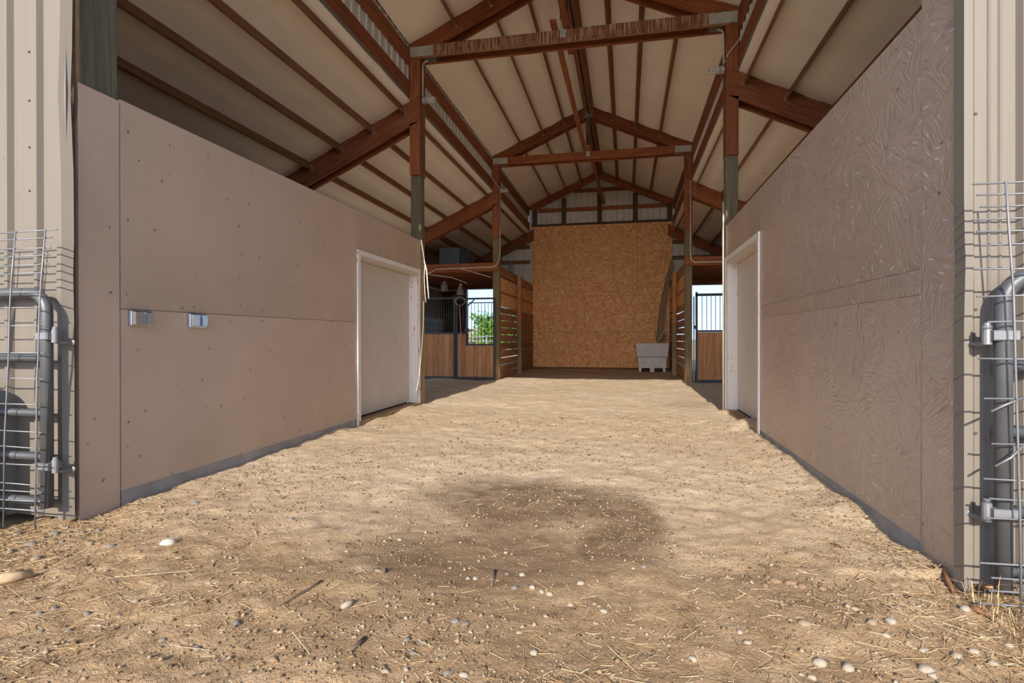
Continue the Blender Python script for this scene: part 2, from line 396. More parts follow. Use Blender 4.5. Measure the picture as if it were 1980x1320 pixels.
def grid(name, xs, ys, mat):
    Xg, Yg = np.meshgrid(xs, ys); Z = gz(Xg, Yg); nx, ny = len(xs), len(ys)
    co = np.stack([Xg, Yg, Z], -1).reshape(-1, 3).astype(np.float32)
    i = (np.arange(ny-1)[:, None]*nx + np.arange(nx-1)[None]).reshape(-1)
    q = np.stack([i, i+1, i+nx+1, i+nx], -1).astype(np.int32)
    me = bpy.data.meshes.new(name); me.vertices.add(len(co)); me.vertices.foreach_set('co', co.ravel())
    me.loops.add(q.size); me.loops.foreach_set('vertex_index', q.ravel())
    me.polygons.add(len(q)); me.polygons.foreach_set('loop_start', np.arange(0, q.size, 4, dtype=np.int32)); me.polygons.foreach_set('loop_total', np.full(len(q), 4, np.int32))
    me.polygons.foreach_set('use_smooth', np.ones(len(q), bool)); me.update(); me.validate()
    return put(name, me, mat)
xs = np.concatenate([np.arange(-6.6, -4.2, .1), np.arange(-4.2, 2.6, .022), np.arange(2.6, 4.9, .1)])
ys = np.concatenate([np.arange(-.5, .9, .06), np.arange(.9, 4.6, .02), np.arange(4.6, 9, .032), np.arange(9, 19.3, .07)])
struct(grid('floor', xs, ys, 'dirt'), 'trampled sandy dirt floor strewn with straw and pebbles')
mb = MB(); mb.add([(-80,-40,-.08),(80,-40,-.08),(80,19,-.08),(-80,19,-.08)], [(0,1,2,3)])
struct(obj('ground_outside', mb, 'dirt'), 'sandy yard in front of the barn')
mb = MB(); mb.add([(-160,18.9,-.07),(160,18.9,-.07),(160,320,-.3),(-160,320,-.3)], [(0,1,2,3)])
struct(obj('field', mb, 'field'), 'dry grass field behind the barn')

# ------------------------------------------------------------------ ribbed siding
def ribbed(name, parent, x0, x1, z0, ztop, mat, yf=0., ribs=(), h=.03, run=.013, top=.022, axis='x', flip=1):
    """sheet along x (or y) with trapezoid ribs standing out by h towards -normal; ztop: function of x"""
    pr = [(x0, 0)]
    for r in sorted(ribs):
        if x0+.05 < r < x1-.05:
            pr += [(r-top/2-run, 0), (r-top/2, -h), (r+top/2, -h), (r+top/2+run, 0)]
    pr.append((x1, 0)); n = len(pr); vs = []; fs = []
    for t in (0., .002):
        for lv in (0, 1):
            for x, d in pr:
                z = z0 if lv == 0 else ztop(x); q = yf+flip*(d+t)
                vs.append((x, q, z) if axis == 'x' else (q, x, z))
    for i in range(n-1):
        fs += [(i, i+1, n+i+1, n+i), (3*n+i, 3*n+i+1, 2*n+i+1, 2*n+i), (n+i, n+i+1, 3*n+i+1, 3*n+i), (2*n+i, 2*n+i+1, i+1, i)]
    fs += [(0, n, 3*n, 2*n), (n-1, 3*n-1, 4*n-1, 2*n-1)]
    return obj(name, MB().add(vs, fs), mat, parent)
def siding_run(parent, x0, x1, z0, ztop, mat, yf, first, period=.2115, per=4, **k):
    ribs = [first + period*i for i in range(-60, 60)]
    edges = [x0] + [e for e in (first-period/2+period*per*i for i in range(-20, 20)) if x0+.12 < e < x1-.12] + [x1]
    for a, b in zip(edges, edges[1:]): ribbed('siding_sheet', parent, a, b, z0, ztop, mat, yf, ribs, **k)
YS = 2.57
def roofz(x): return (zgab(x) if XL-.2 < x < XR+.2 else zshed(x)) + .05

wfl = struct(root('wall_front_left', (XL-.5, YS, 0)), 'tan ribbed metal siding left of the open doorway')
siding_run(wfl, XLO-.05, XL-.0, .03, lambda x: zshed(x)+.03, 'siding', YS, -3.505)
wfr = struct(root('wall_front_right', (XR+.5, YS, 0)), 'tan ribbed metal siding right of the open doorway')
siding_run(wfr, XR-.0, XRO+.05, .05, lambda x: zshed(x)+.03, 'siding', YS, 1.545)
ribbed('minor_rib', wfr, XR+.022, XR+.19, .06, lambda x: 4.4, 'siding', YS-.003, [1.43, 1.468], h=.007, run=.006, top=.004)
for x, zs in ((1.385, (.66, 1.16, 1.95, 2.43)), (1.42, (.4,)), (-3.55, (2.1, 2.32, 2.62, 1.62)), (-3.37, (1.9, 2.15, 2.42, 2.7))):
    for z in zs: obj('screw', MB().lathe([(.007,0),(.007,.004),(.004,.007)], 8), 'screw_dark', wfr if x > 0 else wfl, T(x, YS, z) @ Matrix.Rotation(R90, 4, 'X'))
# bent corner trim on the left, plain one on the right, foam closure behind
def trim(parent, side, bend):
    xs0 = XL if side < 0 else XR; vs = []; zs = [.02, .6, 1.1, 1.36, 1.42, 1.6, 2.0, 2.3, 2.42, 2.46, 2.7, 3.3, 5.3]
    fs = []
    for z in zs:
        o = bend(z); fx = xs0 + side*o
        yq = YS-.02 if side < 0 else YS-.012; yr = YS+.022 if side < 0 else YS+.05; fl = .036 if side < 0 else .006; fx += -.012 if side < 0 else -.018
        vs += [(fx+side*.03, yq, z), (fx, yq, z), (fx-side*fl, yr, z), (fx-side*(fl-.005), yr, z), (fx+side*.005, yq+.004, z), (fx+side*.03, yq+.004, z)]
    for i in range(len(zs)-1):
        for k in range(6):
            a, b = 6*i+k, 6*i+(k+1) % 6; fs.append((a, b, b+6, a+6))
    return obj('corner_trim', MB().add(vs, fs), 'siding', parent)
trim(wfl, -1, lambda z: .022*max(0, 1-abs(z-2.44)/.5) + .008*max(0, 1-abs(z-1.4)/.12) - .004)
trim(wfr, 1, lambda z: .008*max(0, 1-abs(z-1.3)/.2))
mb = MB(); mb.lathe([(.006,0),(.014,.03),(.02,.12),(.016,.2),(.019,.26),(.012,.33),(.004,.36)], 10)
obj('foam_bulge', mb, 'foam_brown', wfl, T(XL-.008, YS+.038, 2.32))
obj('closure_strip', MB().box(XL-.03, XL-.012, YS+.045, YS+.066, .05, 5.3), 'foam_brown', wfl)
obj('closure_strip', MB().box(XR+.012, XR+.03, YS+.045, YS+.066, .05, 5.3), 'foam_brown', wfr)
# gable front above the opening
wfg = struct(root('wall_front_gable', (XM, YS, ZT0)), 'metal gable front above the tall doorway')
siding_run(wfg, XL-.2, XR+.2, ZT0+.02, lambda x: zgab(x)+.04, 'siding', YS, XM)

# ------------------------------------------------------------------ aisle walls and doors
TH = .014
def sheet(name, parent, x, side, y0, y1, z0, z1, mat, th=TH, jag=0):
    """upright sheet whose aisle face lies at x; side -1: wall body goes to -x"""
    b = x+side*th; lo, hi = min(x, b), max(x, b)
    return obj(name, MB().bbox(0, hi-lo, 0, y1-y0, 0, z1-z0, .002), mat, parent, T(lo, y0, z0))
WY0, WY1 = 2.645, 8.245     # wall from doorway to the back face of the second post
def aisle_wall(name, x, side, mat, label):
    w_ = struct(root(name, (x, 5.4, 0)), label); g = .004
    if side < 0:
        sheet('corner_panel', w_, x, side, WY0, 2.914-.005, -.06, 2.535, mat)
        sheet('lower_panel', w_, x, side, 2.914+.003, 6.03, .085, 1.232, mat)
        sheet('upper_panel', w_, x, side, 2.914+.003, 6.03, 1.235, ZW, mat)
        sheet('lintel_panel', w_, x, side, 6.033, WY1-.14, 2.09, ZW, mat)
    else:
        sheet('corner_panel', w_, x, side, WY0, 2.93-.005, .0, 3.1, mat)
        sheet('lower_panel', w_, x, side, 2.93+.003, 6.10, .085, 1.248, mat)
        sheet('middle_strip', w_, x-.003, side, 2.93+.003, 6.10, 1.249, 1.368, mat)
        sheet('upper_panel', w_, x, side, 2.93+.003, 6.10, 1.3695, ZW+.035, mat)
        sheet('lintel_panel', w_, x, side, 6.103, 6.62, 2.14, ZW+.035, mat)
        sheet('lintel_panel', w_, x, side, 6.625, WY1-.14, 2.14, ZW+.035, mat)
    # dark framing that shows in the joints, curb at the foot
    a, b = sorted((x+side*TH, x+side*(TH+.09)))
    obj('frame', MB().box(a, b, 2.92, 6.03, .0, ZW-.01).box(a, b, 6.03, WY1-.14, 2.16, ZW-.01), 'black_gap', w_)
    a, b = sorted((x-side*.004, x+side*.05))
    obj('curb', MB().bbox(a, b, 2.92, 6.03, -.12, .088, .004), 'concrete', w_)
    # return wall behind the room
    a, b = sorted((x+side*PW, x+side*OX)); obj('rear_panel', MB().box(a, b, WY1-.08, WY1-.02, -.1, ZW), mat, w_)
    return w_
aisle_wall('wall_left', XL, -1, 'paint_left', 'taupe painted smooth wall panels with a dark joint beside the left doorway post')
aisle_wall('wall_right', XR, 1, 'paint_right', 'taupe painted strand board wall panels beside the right doorway post')

def door(name, x, side, y0, y1, ztop, label):
    """white cased door set back in the aisle wall"""
    d = struct(root(name, (x, (y0+y1)/2, 0)), label); cw = .075; rec = .135
    def bx(n, a, b, ya, yb, za, zb, mat):
        lo, hi = sorted((x+side*a, x+side*b)); return obj(n, MB().bbox(0, hi-lo, 0, yb-ya, 0, zb-za, .003), mat, d, T(lo, ya, za))
    bx('casing', -.018, .0, y0, y0+cw, .0, ztop, 'paint_white'); bx('casing', -.018, .0, y1-cw, y1, .0, ztop, 'paint_white')
    bx('head_casing', -.018, 0, y0+cw, y1-cw, ztop-.06, ztop, 'paint_white')
    bx('jamb', -.012, rec+.04, y0+cw*.6, y0+cw, .0, ztop-.06, 'paint_white'); bx('jamb', -.012, rec+.04, y1-cw, y1-cw*.6, .0, ztop-.06, 'paint_white')
    bx('head_jamb', -.012, rec+.04, y0+cw, y1-cw, ztop-.09, ztop-.06, 'paint_door')
    bx('stop', rec-.025, rec, y1-cw-.02, y1-cw, .06, ztop-.09, 'paint_white')
    dp = bx('door_panel', rec, rec+.04, y0+cw+.004, y1-cw-.004, .075, ztop-.095, 'paint_door')
    th = bx('threshold', -.025, rec+.05, y0+.02, y1-.02, -.1, .055, 'wood_tan_y'); obj('draught_gap', MB().box(*sorted((x+side*(rec+.005), x+side*(rec+.035))), y0+cw, y1-cw, .055, .075), 'black_gap', d)
    return d
door('door_1', XL, -1, 6.03, 8.06, 2.092, 'pale painted door in a white frame in the left wall')
door('door_2', XR, 1, 6.10, 8.09, 2.14, 'pale painted door in a peeling white frame in the right wall')

# outer side walls and back walls of the side bays
for side, nm, x in ((-1, 'wall_outer_left', XLO), (1, 'wall_outer_right', XRO)):
    w_ = struct(root(nm, (x, 11, 0)))
    # openings added in the unseen cross bay sides to let in more daylight
    for a, b, z0 in ((YS, Y1+.4, -.1), (Y1+.4, Y2-.1, 2.95), (Y2-.1, Y3+.15, -.1)):
        siding_run(w_, a, b, z0, lambda y, x=x: zshed(x)+.04, 'siding_white', x, YS+.3, per=4, axis='y', flip=-side)
        if z0 < 1:
            for z in (1.0, 1.9, 2.6): board('girt', (x-side*.06, a+.1, z), (x-side*.06, b-.1, z), .14, .038, 'wood_brown', w_)
    board('light_opening_header', (x-side*.06, Y1+.2, 2.95), (x-side*.06, Y2, 2.95), .2, .05, 'wood_brown', w_)
LOP = (-5.54, -3.62); ROP = (1.53, 4.0); ZOP = 2.785   # openings out of the stalls
YB = Y3+.12
wb = struct(root('wall_back', (XM, Y3, 0)), 'tall back wall of raw strand board panels under white metal siding')
siding_run(wb, XL-.32, XR+.32, 4.55, lambda x: zgab(x)+.03, 'siding_white', YB+.004, XM, period=.2, per=4, h=.02, flip=-1)
siding_run(wb, XLO, XL-.2, ZOP, lambda x: zshed(x)+.03, 'siding_white', YB, XM, period=.2, per=4, h=.02, flip=-1)
siding_run(wb, XR+.2, XRO, ZOP, lambda x: zshed(x)+.03, 'siding_white', YB, XM, period=.2, per=4, h=.02, flip=-1)
for a, b, z0 in ((XL-.2, XL+.12, -.1), (XR-.12, XR+.2, ZOP)): siding_run(wb, a, b, z0, lambda x: 4.8, 'siding_white', YB, XM, period=.2, h=.02, flip=-1)
for a, b in ((XLO, LOP[0]), (LOP[1], XL-.2), (ROP[1], XRO)): siding_run(wb, a, b, -.1, lambda x: ZOP, 'siding_white', YB, XM, period=.2, h=.02, flip=-1)
def osbp(x0, x1, z0, z1):
    g = .0025; j = random.uniform(0, .004)
    obj('osb_panel', MB().bbox(0, x1-x0-2*g, 0, .012, 0, z1-z0-2*g, .0015), 'osb', wb, T(x0+g, Y3-j, z0+g))
OL, OR = -3.2, 1.50
for z0, z1 in ((2.45, 3.075), (3.075, 3.66), (3.66, 4.27), (4.27, 4.87)): osbp(OL, -2.06, z0, z1)
for z0, z1 in ((2.45, 3.66), (3.66, 4.87)): osbp(-2.06, .38, z0, z1); osbp(.38, OR, z0, z1)
osbp(OL, -1.35, 1.23, 2.45); osbp(-1.35, OR, 1.23, 2.45)
osbp(OL, -.76, .0, 1.23); osbp(-.76, OR, .0, 1.23)
obj('osb_backing', MB().box(OL, OR, Y3+.014, Y3+.05, -.1, 4.85), 'black_gap', wb)
board('sill_board', (OL, Y3+.02, -.02), (OR, Y3+.02, -.02), .1, .05, 'wood_dark', wb)
board('ledger', (OL, Y3+.02, 4.905), (OR, Y3+.02, 4.905), .07, .06, 'wood_dark', wb)
for x, zt in ((-3.09, 5.66), (-2.08, 5.8), (-.87, 5.87), (.31, 5.85), (1.42, 5.66)):
    obj('wall_post', MB().bbox(-.078, .078, 0, .1, 0, zt-4.9, .004), 'wood_dark_z', wb, T(x, Y3-.02, 4.9))
    obj('wall_post', MB().bbox(-.078, .078, 0, .06, 0, 5.0, .004), 'wood_dark_z', wb, T(x, Y3+.055, -.1))
for z, x0, x1 in ((5.42, -2.98, 1.33), (6.05, -1.75, .25)): board('girt', (x0, Y3+.06, z), (x1, Y3+.06, z), .13, .038, 'wood_red', wb)
for a, b in ((XLO, XL-.15), (XR+.15, XRO)):
    for z in (4.19, 3.67): board('girt', (a, Y3+.07, z), (b, Y3+.07, z), .13, .038, 'wood_brown', wb)

# ------------------------------------------------------------------ roof: insulation, purlins, clerestory
ceil = struct(root('ceiling', (XM, 10, 5.5)), 'pale vinyl faced roof insulation carried on timber purlins')
def insul(x0, x1, zf, y0, y1, ribx):
    """one sheet of insulation between two seams; it hangs a little between the purlins"""
    nx, ny = 40, 14; vs = []
    for t in (0., .03):
        for j in range(ny+1):
            y = y0+(y1-y0)*j/ny
            for i in range(nx+1):
                x = x0+(x1-x0)*i/nx; d = min(abs(x-r) for r in ribx); sag = .028*min(1, d/.24)**1.3*(1+.25*math.sin(7*y+3*x))
                e = min(j, ny-j)/ny; sag -= .018*max(0, 1-e*9)
                vs.append((x, y, zf(x)+.012-sag*.7+t))
    S = (nx+1)*(ny+1); fs = []
    for j in range(ny):
        for i in range(nx):
            a = j*(nx+1)+i; fs += [(a, a+nx+1, a+nx+2, a+1), (S+a, S+a+1, S+a+nx+2, S+a+nx+1)]
    ring = [i for i in range(nx+1)]+[j*(nx+1)+nx for j in range(1, ny+1)]+[ny*(nx+1)+i for i in range(nx-1, -1, -1)]+[j*(nx+1) for j in range(ny-1, 0, -1)]
    for a, b in zip(ring, ring[1:]+ring[:1]): fs.append((a, b, S+b, S+a))
    return obj('insulation_sheet', MB().add(vs, fs), 'vinyl', ceil, smooth=False)
GP = [-2.577-XM, -2.032-XM, -1.509-XM]                    # offsets of the gable purlins
gabx = [XM+o for o in GP]+[XM-o for o in GP]+[XM-.11, XM+.11, XL-.16, XR+.16]
shl = [XL-.286-.533*i for i in range(6)]; shr = [XR+.286+.533*i for i in range(6)]
seams = [2.45, 5.2, 7.0, 10.9, 13.0, 16.2, 19.0]
for a, b in zip(seams, seams[1:]):
    insul(XL-.17, XM-.06, zgab, a, b, gabx); insul(XM+.06, XR+.17, zgab, a, b, gabx)
    insul(XLO-.1, XL-.17, zshed, a, b, shl+[XL-.17]); insul(XR+.17, XRO+.1, zshed, a, b, shr+[XR+.17])
obj('roof_sheet', MB().prism([(XM-2.7, zgab(XM-2.7)+.06), (XM, ZAP+.07), (XM+2.7, zgab(XM+2.7)+.06), (XM+2.7, zgab(XM+2.7)+.09), (XM, ZAP+.12), (XM-2.7, zgab(XM-2.7)+.09)], 2.4, 19.1), 'siding', ceil)
for s, xi, xo in ((-1, XL-.16, XLO-.2), (1, XR+.16, XRO+.2)):
    obj('roof_sheet', MB().prism([(xi, zshed(xi)+.07), (xo, zshed(xo)+.07), (xo, zshed(xo)+.1), (xi, zshed(xi)+.1)], 2.4, 19.1), 'siding', ceil)
obj('ridge_vent', MB().box(XM-.07, XM+.07, 2.5, 19, ZAP+.0, ZAP+.03), 'galvanised', ceil)
# purlins hang flush between the frames on galvanised hangers
bays = [(Y0+.25, Y1), (Y1+.25, Y2), (Y2+.25, Y3-.02)]
def purlin(x, zf, ya, yb, d=.14):
    nx = .0; sl = (zf(x+.01)-zf(x-.01))/.02; up = Vector((-sl, 0, 1)).normalized(); z = zf(x)
    c = Vector((x, 0, z)) - up*(d/2+.004)
    p = board('purlin', (c.x, ya+.003, c.z), (c.x, yb-.003, c.z), d, .038, 'wood_purlin', ceil, up)
    for y, s in ((ya, 1), (yb, -1)):
        M = W[p.name].copy(); M.translation = (c.x, y, c.z)
        hb = MB().box(.0*s, .045*s, -.0225, -.0195, -d/2-.002, d/2*.3) if s > 0 else MB().box(-.045, 0, -.0225, -.0195, -d/2-.002, d/2*.3)
        a, b = (0, .045) if s > 0 else (-.045, 0)
        hb.box(a, b, .0195, .0225, -d/2-.002, d/2*.3); hb.box(a, b, -.0225, .0225, -d/2-.004, -d/2-.0005)
        obj('hanger', hb, 'nail_plate', p, M)
for ya, yb in bays:
    for o in GP: purlin(XM+o, zgab, ya, yb); purlin(XM-o, zgab, ya, yb)
    purlin(XM-.11, zgab, ya, yb, .19); purlin(XM+.11, zgab, ya, yb, .19)
    for x in shl+shr: purlin(x, zshed, ya, yb)
for side, nm, x in ((-1, 'wall_clerestory_left', XL-.185), (1, 'wall_clerestory_right', XR+.185)):
    w_ = struct(root(nm, (x, 10, 5.1)), 'narrow band of pale ribbed metal between the two roof levels')
    siding_run(w_, 2.6, 19.0, zshed(x)+.02, lambda y, x=x: zgab(x)+.03, 'siding_white', x+side*.02, 2.9, period=.2, axis='y', h=.02, flip=side)
    for ya, yb in bays:
        board('girt', (x-side*.015, ya-.2, 4.895), (x-side*.015, yb, 4.895), .22, .038, 'wood_red', w_)
        board('eave_purlin', (x-side*.015, ya-.2, 5.38), (x-side*.015, yb, 5.38), .235, .038, 'wood_red', w_)

# ------------------------------------------------------------------ posts and frames
PL = .04
def gusset(parent, x0, x1, z0, z1, y, mat='nail_plate'):
    """nail plate with pressed ridges on the front face of a beam"""
    mb = MB().box(0, x1-x0, -.003, 0, 0, z1-z0); n = max(3, int((x1-x0)/.024)); d = (x1-x0)/n
    for i in range(n): mb.box(i*d+d*.25, i*d+d*.7, -.0055, -.003, .004, z1-z0-.004)
    return obj('nail_plate', mb, mat, parent, T(x0, y, z0))
def shed_rafter(parent, side, y, mat='wood_red'):
    xi = XL if side < 0 else XR; xo = XLO if side < 0 else XRO
    p = [(xi, 4.73), (xo, zshed(xo)), (xo, zshed(xo)-.335), (xi, 4.395)]
    if side > 0: p = p[::-1]
    p[0 if side < 0 else 3] = (xi, zshed(xi)-.0)
    M = Matrix.Translation((xi, y, 4.6)) @ Matrix.Rotation(-side*0, 4, 'Y')
    a = math.atan(SS)*side            # rotate so the grain runs along local X
    R = Matrix.Rotation(a, 4, 'Y'); Mi = (Matrix.Translation((xi, y, 4.6)) @ R)
    inv = Mi.inverted(); q = [inv @ Vector((u, y, v)) for u, v in p]
    return obj('shed_rafter', MB().prism([(v.x, v.z) for v in q], 0, PL), mat, parent, Mi)
def truss(label, y, king=True, back=False, streak=False, cat='truss'):
    t = tag(root('roof_truss', (XM, y, ZT0)), label, cat)
    dep = .263; tbs = []; yy = [y] if back else [y, y+.21]
    for k, yb in enumerate(yy):
        if not back: tb = board('tie_beam', (XL-PW, yb+PL/2, (ZT0+ZT1)/2), (XR+PW, yb+PL/2, (ZT0+ZT1)/2), ZT1-ZT0, PL, 'wood_red_streaked' if streak and k == 0 else 'wood_red', t); tbs.append(tb)
        for s in (-1, 1):
            xe = XM + s*(XR-XM+.19); xa = XM; zb = ZT1 if not back else ZT1-.1
            xb = XM + s*(ZAP-dep-zb)/SG
            p = [(xe, zb), (xe, zgab(xe)), (xa, ZAP), (xa, ZAP-dep), (xb, zb)]
            if s > 0: p = p[::-1]
            Mi = Matrix.Translation((xe, yb, zgab(xe))) @ Matrix.Rotation(math.atan(SG)*s, 4, 'Y'); inv = Mi.inverted()
            q = [inv @ Vector((u, yb, v)) for u, v in p]
            obj('rafter', MB().prism([(v.x, v.z) for v in q], 0, PL), 'wood_red', t, Mi)
            shed_rafter(t, s, yb)
        if king: board('king_post', (XM-.02, yb+PL/2, ZT1 if not back else ZT1+.3), (XM-.02, yb+PL/2, ZAP-.2), .09, PL*.9, 'wood_brown', t, (1,0,0))
    y = yy[0]
    if not back:
        gusset(tbs[0], XL-PW+.005, XL+.22, ZT0+.02, ZT1-.015, y); gusset(tbs[0], XR-.22, XR+PW-.005, ZT0+.02, ZT1-.015, y)
        gusset(tbs[1], XL+.0, XL+.2, ZT0+.02, ZT1-.015, y+.21); gusset(tbs[1], XR-.2, XR, ZT0+.02, ZT1-.015, y+.21)
        gusset(tbs[0], XM-.065, XM+.025, ZT0+.07, ZT1+.14, y)
    gusset(t, XM-.12, XM+.1, ZAP-.3, ZAP-.09, y, 'galvanised')
    return t
truss('timber truss over the doorway, above the metal gable front', Y0)
truss('streaked timber truss carried on the posts at the ends of the painted walls', Y1, streak=True)
truss('timber truss carried on the posts at the stall fronts', Y2)
truss('timber rafters against the metal siding above the strand board wall', Y3-.06, back=True)

def post(name, side, y, ztop, zsplice, label, x=None, d=PW, group=None):
    xi = (XL if side < 0 else XR) if x is None else x; p = tag(root(name, (xi+side*d/2, y+PL+d/2, 0)), label, 'post', group)
    lo, hi = sorted((xi, xi+side*d))
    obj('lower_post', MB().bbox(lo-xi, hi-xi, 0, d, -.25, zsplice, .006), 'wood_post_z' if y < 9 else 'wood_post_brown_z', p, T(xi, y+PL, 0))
    obj('upper_post', MB().bbox(lo-xi+.012, hi-xi-.012, .01, d-.01, zsplice, ztop, .004), 'wood_brown_z', p, T(xi, y+PL, 0))
    xo = xi+side*d
    for ys in (y, y+PL+d):
        lo_p = [(0, 3.565), (side*d, 3.565), (side*d, zshed(xo)-.338), (0, 4.392)]; up_p = [(0, zshed(xi)+.003), (side*d, zshed(xo)+.003), (side*d, ZT0-.003), (0, ZT0-.003)]
        for pl in (lo_p, up_p): obj('scab_board', MB().prism(pl if side > 0 else pl[::-1], 0, PL), 'wood_red_z', p, T(xi, ys, 0))
    return p
post('frame_post', -1, Y1, ZT1, 3.55, 'weathered post with red splice boards beside the left door frame')
post('frame_post', 1, Y1, ZT1, 3.57, 'weathered post with red splice boards beside the right door frame')
post('frame_post', -1, Y2, ZT1, 3.55, 'weathered post between the yoked stall gate and the plank partition')
post('frame_post', 1, Y2, ZT1, 3.55, 'weathered post between the grey bin corner and the stall gate under the cloudy sky')
for side, lb in ((-1, 'green grey treated doorway post rising above the smooth taupe wall panel'), (1, 'green grey treated doorway post behind the coarse taupe wall panel')):
    xi = XL if side < 0 else XR; lo, hi = sorted((xi+side*.016, xi+side*(.016+PW)))
    p = tag(obj('doorway_post', MB().bbox(lo-xi, hi-xi, 0, 2.914-2.67, -.25, ZT1, .006), 'wood_treated_z', None, T(xi, 2.67, 0)), lb, 'post')
    for k in range(1): obj('edge_board', MB().bbox(lo-xi, hi-xi, 0, .03, .0, ZT1, .003), 'wood_tan_z', p, T(xi, 2.638, 0))
# longitudinal braces laid on the tie beams
for lb, a, b in (('reddish flat brace board reaching from the doorway truss past the streaked truss', (XM+.045, Y0, ZT1+.02), (XM+.03, Y1+.75, ZT1+.02)),
                 ('reddish flat brace board running between the streaked truss and the stall front truss', (-1.02, Y1-.22, ZT1+.02), (-.965, Y2+.5, ZT1+.02)),
                 ('reddish flat brace board running from the stall front truss to the back wall', (XM+.02, Y2-.25, ZT1+.02), (-.73, Y3+.02, ZT1+.02))):
    tag(board('brace_board', a, b, .038, .09, 'wood_red'), lb, 'board')

# ------------------------------------------------------------------ stalls
def loft(side, nm, lb):
    xi = XL if side < 0 else XR; xo = XLO if side < 0 else XRO
    t = tag(root(nm, ((xi+xo)/2, Y2, 2.73)), lb, 'loft'); a, b = sorted((xi+side*.075, xo-side*.09))
    board('header', (a if side < 0 else a-.075, Y2-.021, 2.82), (b+.075 if side < 0 else b, Y2-.021, 2.82), .2, .04, 'wood_red', t)
    n = 12
    for i in range(n):
        y = Y2+.35+i*.42
        board('joist', (a+.02, y, 2.8), (b-.02 if side < 0 else b-.02, y, 2.8), .14, .04, 'wood_red', t)
    for i in range(18):
        y0 = Y2+.225+i*.29
        if y0 < Y3-.3: obj('deck_board', MB().bbox(0, b-a-.04, 0, .284, 0, .025, .002), 'wood_brown', t, T(a+.02, y0, 2.87))
    return t
loft(-1, 'stall_loft', 'red timber loft over the stall with the hanging jars'); loft(1, 'stall_loft', 'red timber loft over the stall beside the grey bin')

def rail(parent, x0, x1, z, y, w_=.045, h=.045, mat='dark_metal', n='rail'): return obj(n, MB().bbox(0, x1-x0, -w_/2, w_/2, -h/2, h/2, .004), mat, parent, T(x0, y, z))
def stile(parent, x, z0, z1, y, w_=.05, mat='dark_metal', n='stile'): return obj(n, MB().bbox(-w_/2, w_/2, -w_/2, w_/2, 0, z1-z0, .004), mat, parent, T(x, y, z0))
def bars(parent, x0, x1, z0, z1, y, sp, r=.008, mat='bar_metal'):
    me = MB().lathe([(r, 0), (r, z1-z0)], 8).mesh('bar', True); n = max(1, int(round((x1-x0)/sp)))
    for i in range(1, n): put('bar', me, mat, parent, T(x0+(x1-x0)*i/n, y, z0))
def vboards(parent, x0, x1, z0, ztop, y, wd, mat='wood_stall_z', th=.036):
    x = x0
    while x < x1-.02:
        b = min(x1, x+wd*random.uniform(.92, 1.08))
        if x1-b < .04: b = x1
        zt = ztop((x+b)/2) if callable(ztop) else ztop
        obj('stall_board', MB().bbox(.0015, b-x-.0015, -th/2, th/2, 0, zt-z0, .004), mat, parent, T(x, y+random.uniform(-.003, .003), z0)); x = b
YF = Y2+.006
XSP = -4.272
t = tag(root('barred_partition', ((XLO+XSP)/2, YF, 0)), 'fixed stall front of upright boards with a grille of bars next to the yoked gate', 'stall front')
rail(t, XLO+.1, XSP-.03, 2.05, YF, .05, .05); rail(t, XLO+.1, XSP-.03, 1.16, YF, .05, .05); rail(t, XLO+.1, XSP-.03, .03, YF, .05, .06)
bars(t, XLO+.1, XSP-.03, 1.18, 2.03, YF, .062); vboards(t, XLO+.1, XSP-.03, .06, 1.135, YF, .15)
stile(t, XSP, -.05, 2.11, YF-.01, .06)
t = tag(root('stall_gate', ((XSP-3.2)/2, YF, 0)), 'stall gate with a lowered yoke opening showing the field and tree', 'stall gate')
XV = -3.945; XG = -3.235
for x in (XSP+.055, XG): stile(t, x, .0, 2.05, YF, .045)
rail(t, XSP+.03, XG+.02, 2.03, YF, .05, .045); rail(t, XSP+.08, XV, 1.16, YF); rail(t, XV-.02, XG-.02, .865, YF); rail(t, XSP+.08, XG-.02, .025, YF, .05, .06)
stile(t, XV, .865, 1.16, YF, .04); rail(t, XV+.05, XG-.02, 1.925, YF, .02, .025)
bars(t, XSP+.08, XV-.03, 1.18, 2.0, YF, .08); bars(t, XV-.06, XG+.02, .88, 1.915, YF, .092)
board('brace_bar', (XV+.03, YF-.03, 1.85), (XV+.2, YF-.03, 2.0), .03, .02, 'dark_metal', t)
rail(t, XV+.02, XV+.17, 1.235, YF, .03, .03, n='latch_bar'); obj('latch_block', MB().bbox(-.05, .05, -.03, .03, -.045, .045, .004), 'dark_metal', t, T(XV-.0, YF-.02, 1.24))
for x in (-3.66, -3.38): obj('bar_clip', MB().box(-.035, .035, -.012, .012, .018, .03).box(-.035, .035, -.012, .012, -.03, -.018).box(-.035, -.025, -.012, .012, -.02, .02).box(.025, .035, -.012, .012, -.02, .02), 'dark_metal', t, T(x, YF-.012, 1.535))
vboards(t, XSP+.08, XG-.025, .055, lambda x: 1.135 if x < XV else .84, YF, .105)
t = tag(root('stall_gate', (2.3, YF, 0)), 'stall gate of upright boards and straight bars beside the bin corner', 'stall gate')
for x in (1.615, 2.95): stile(t, x, .0, 2.1, YF, .05)
rail(t, 1.59, 2.97, 2.035, YF, .05, .06); rail(t, 1.64, 2.93, 1.19, YF); rail(t, 1.64, 2.93, .03, YF, .05, .06)
bars(t, 1.64, 2.93, 1.21, 2.01, YF, .1); vboards(t, 1.64, 2.93, .06, 1.165, YF, .12)
stile(t, 1.555, 0, 2.0, YF+.01, .03, 'galvanised', 'slide_track'); obj('latch_block', MB().bbox(-.03, .03, -.02, .02, -.04, .04, .004), 'dark_metal', t, T(1.585, YF-.03, 1.28))
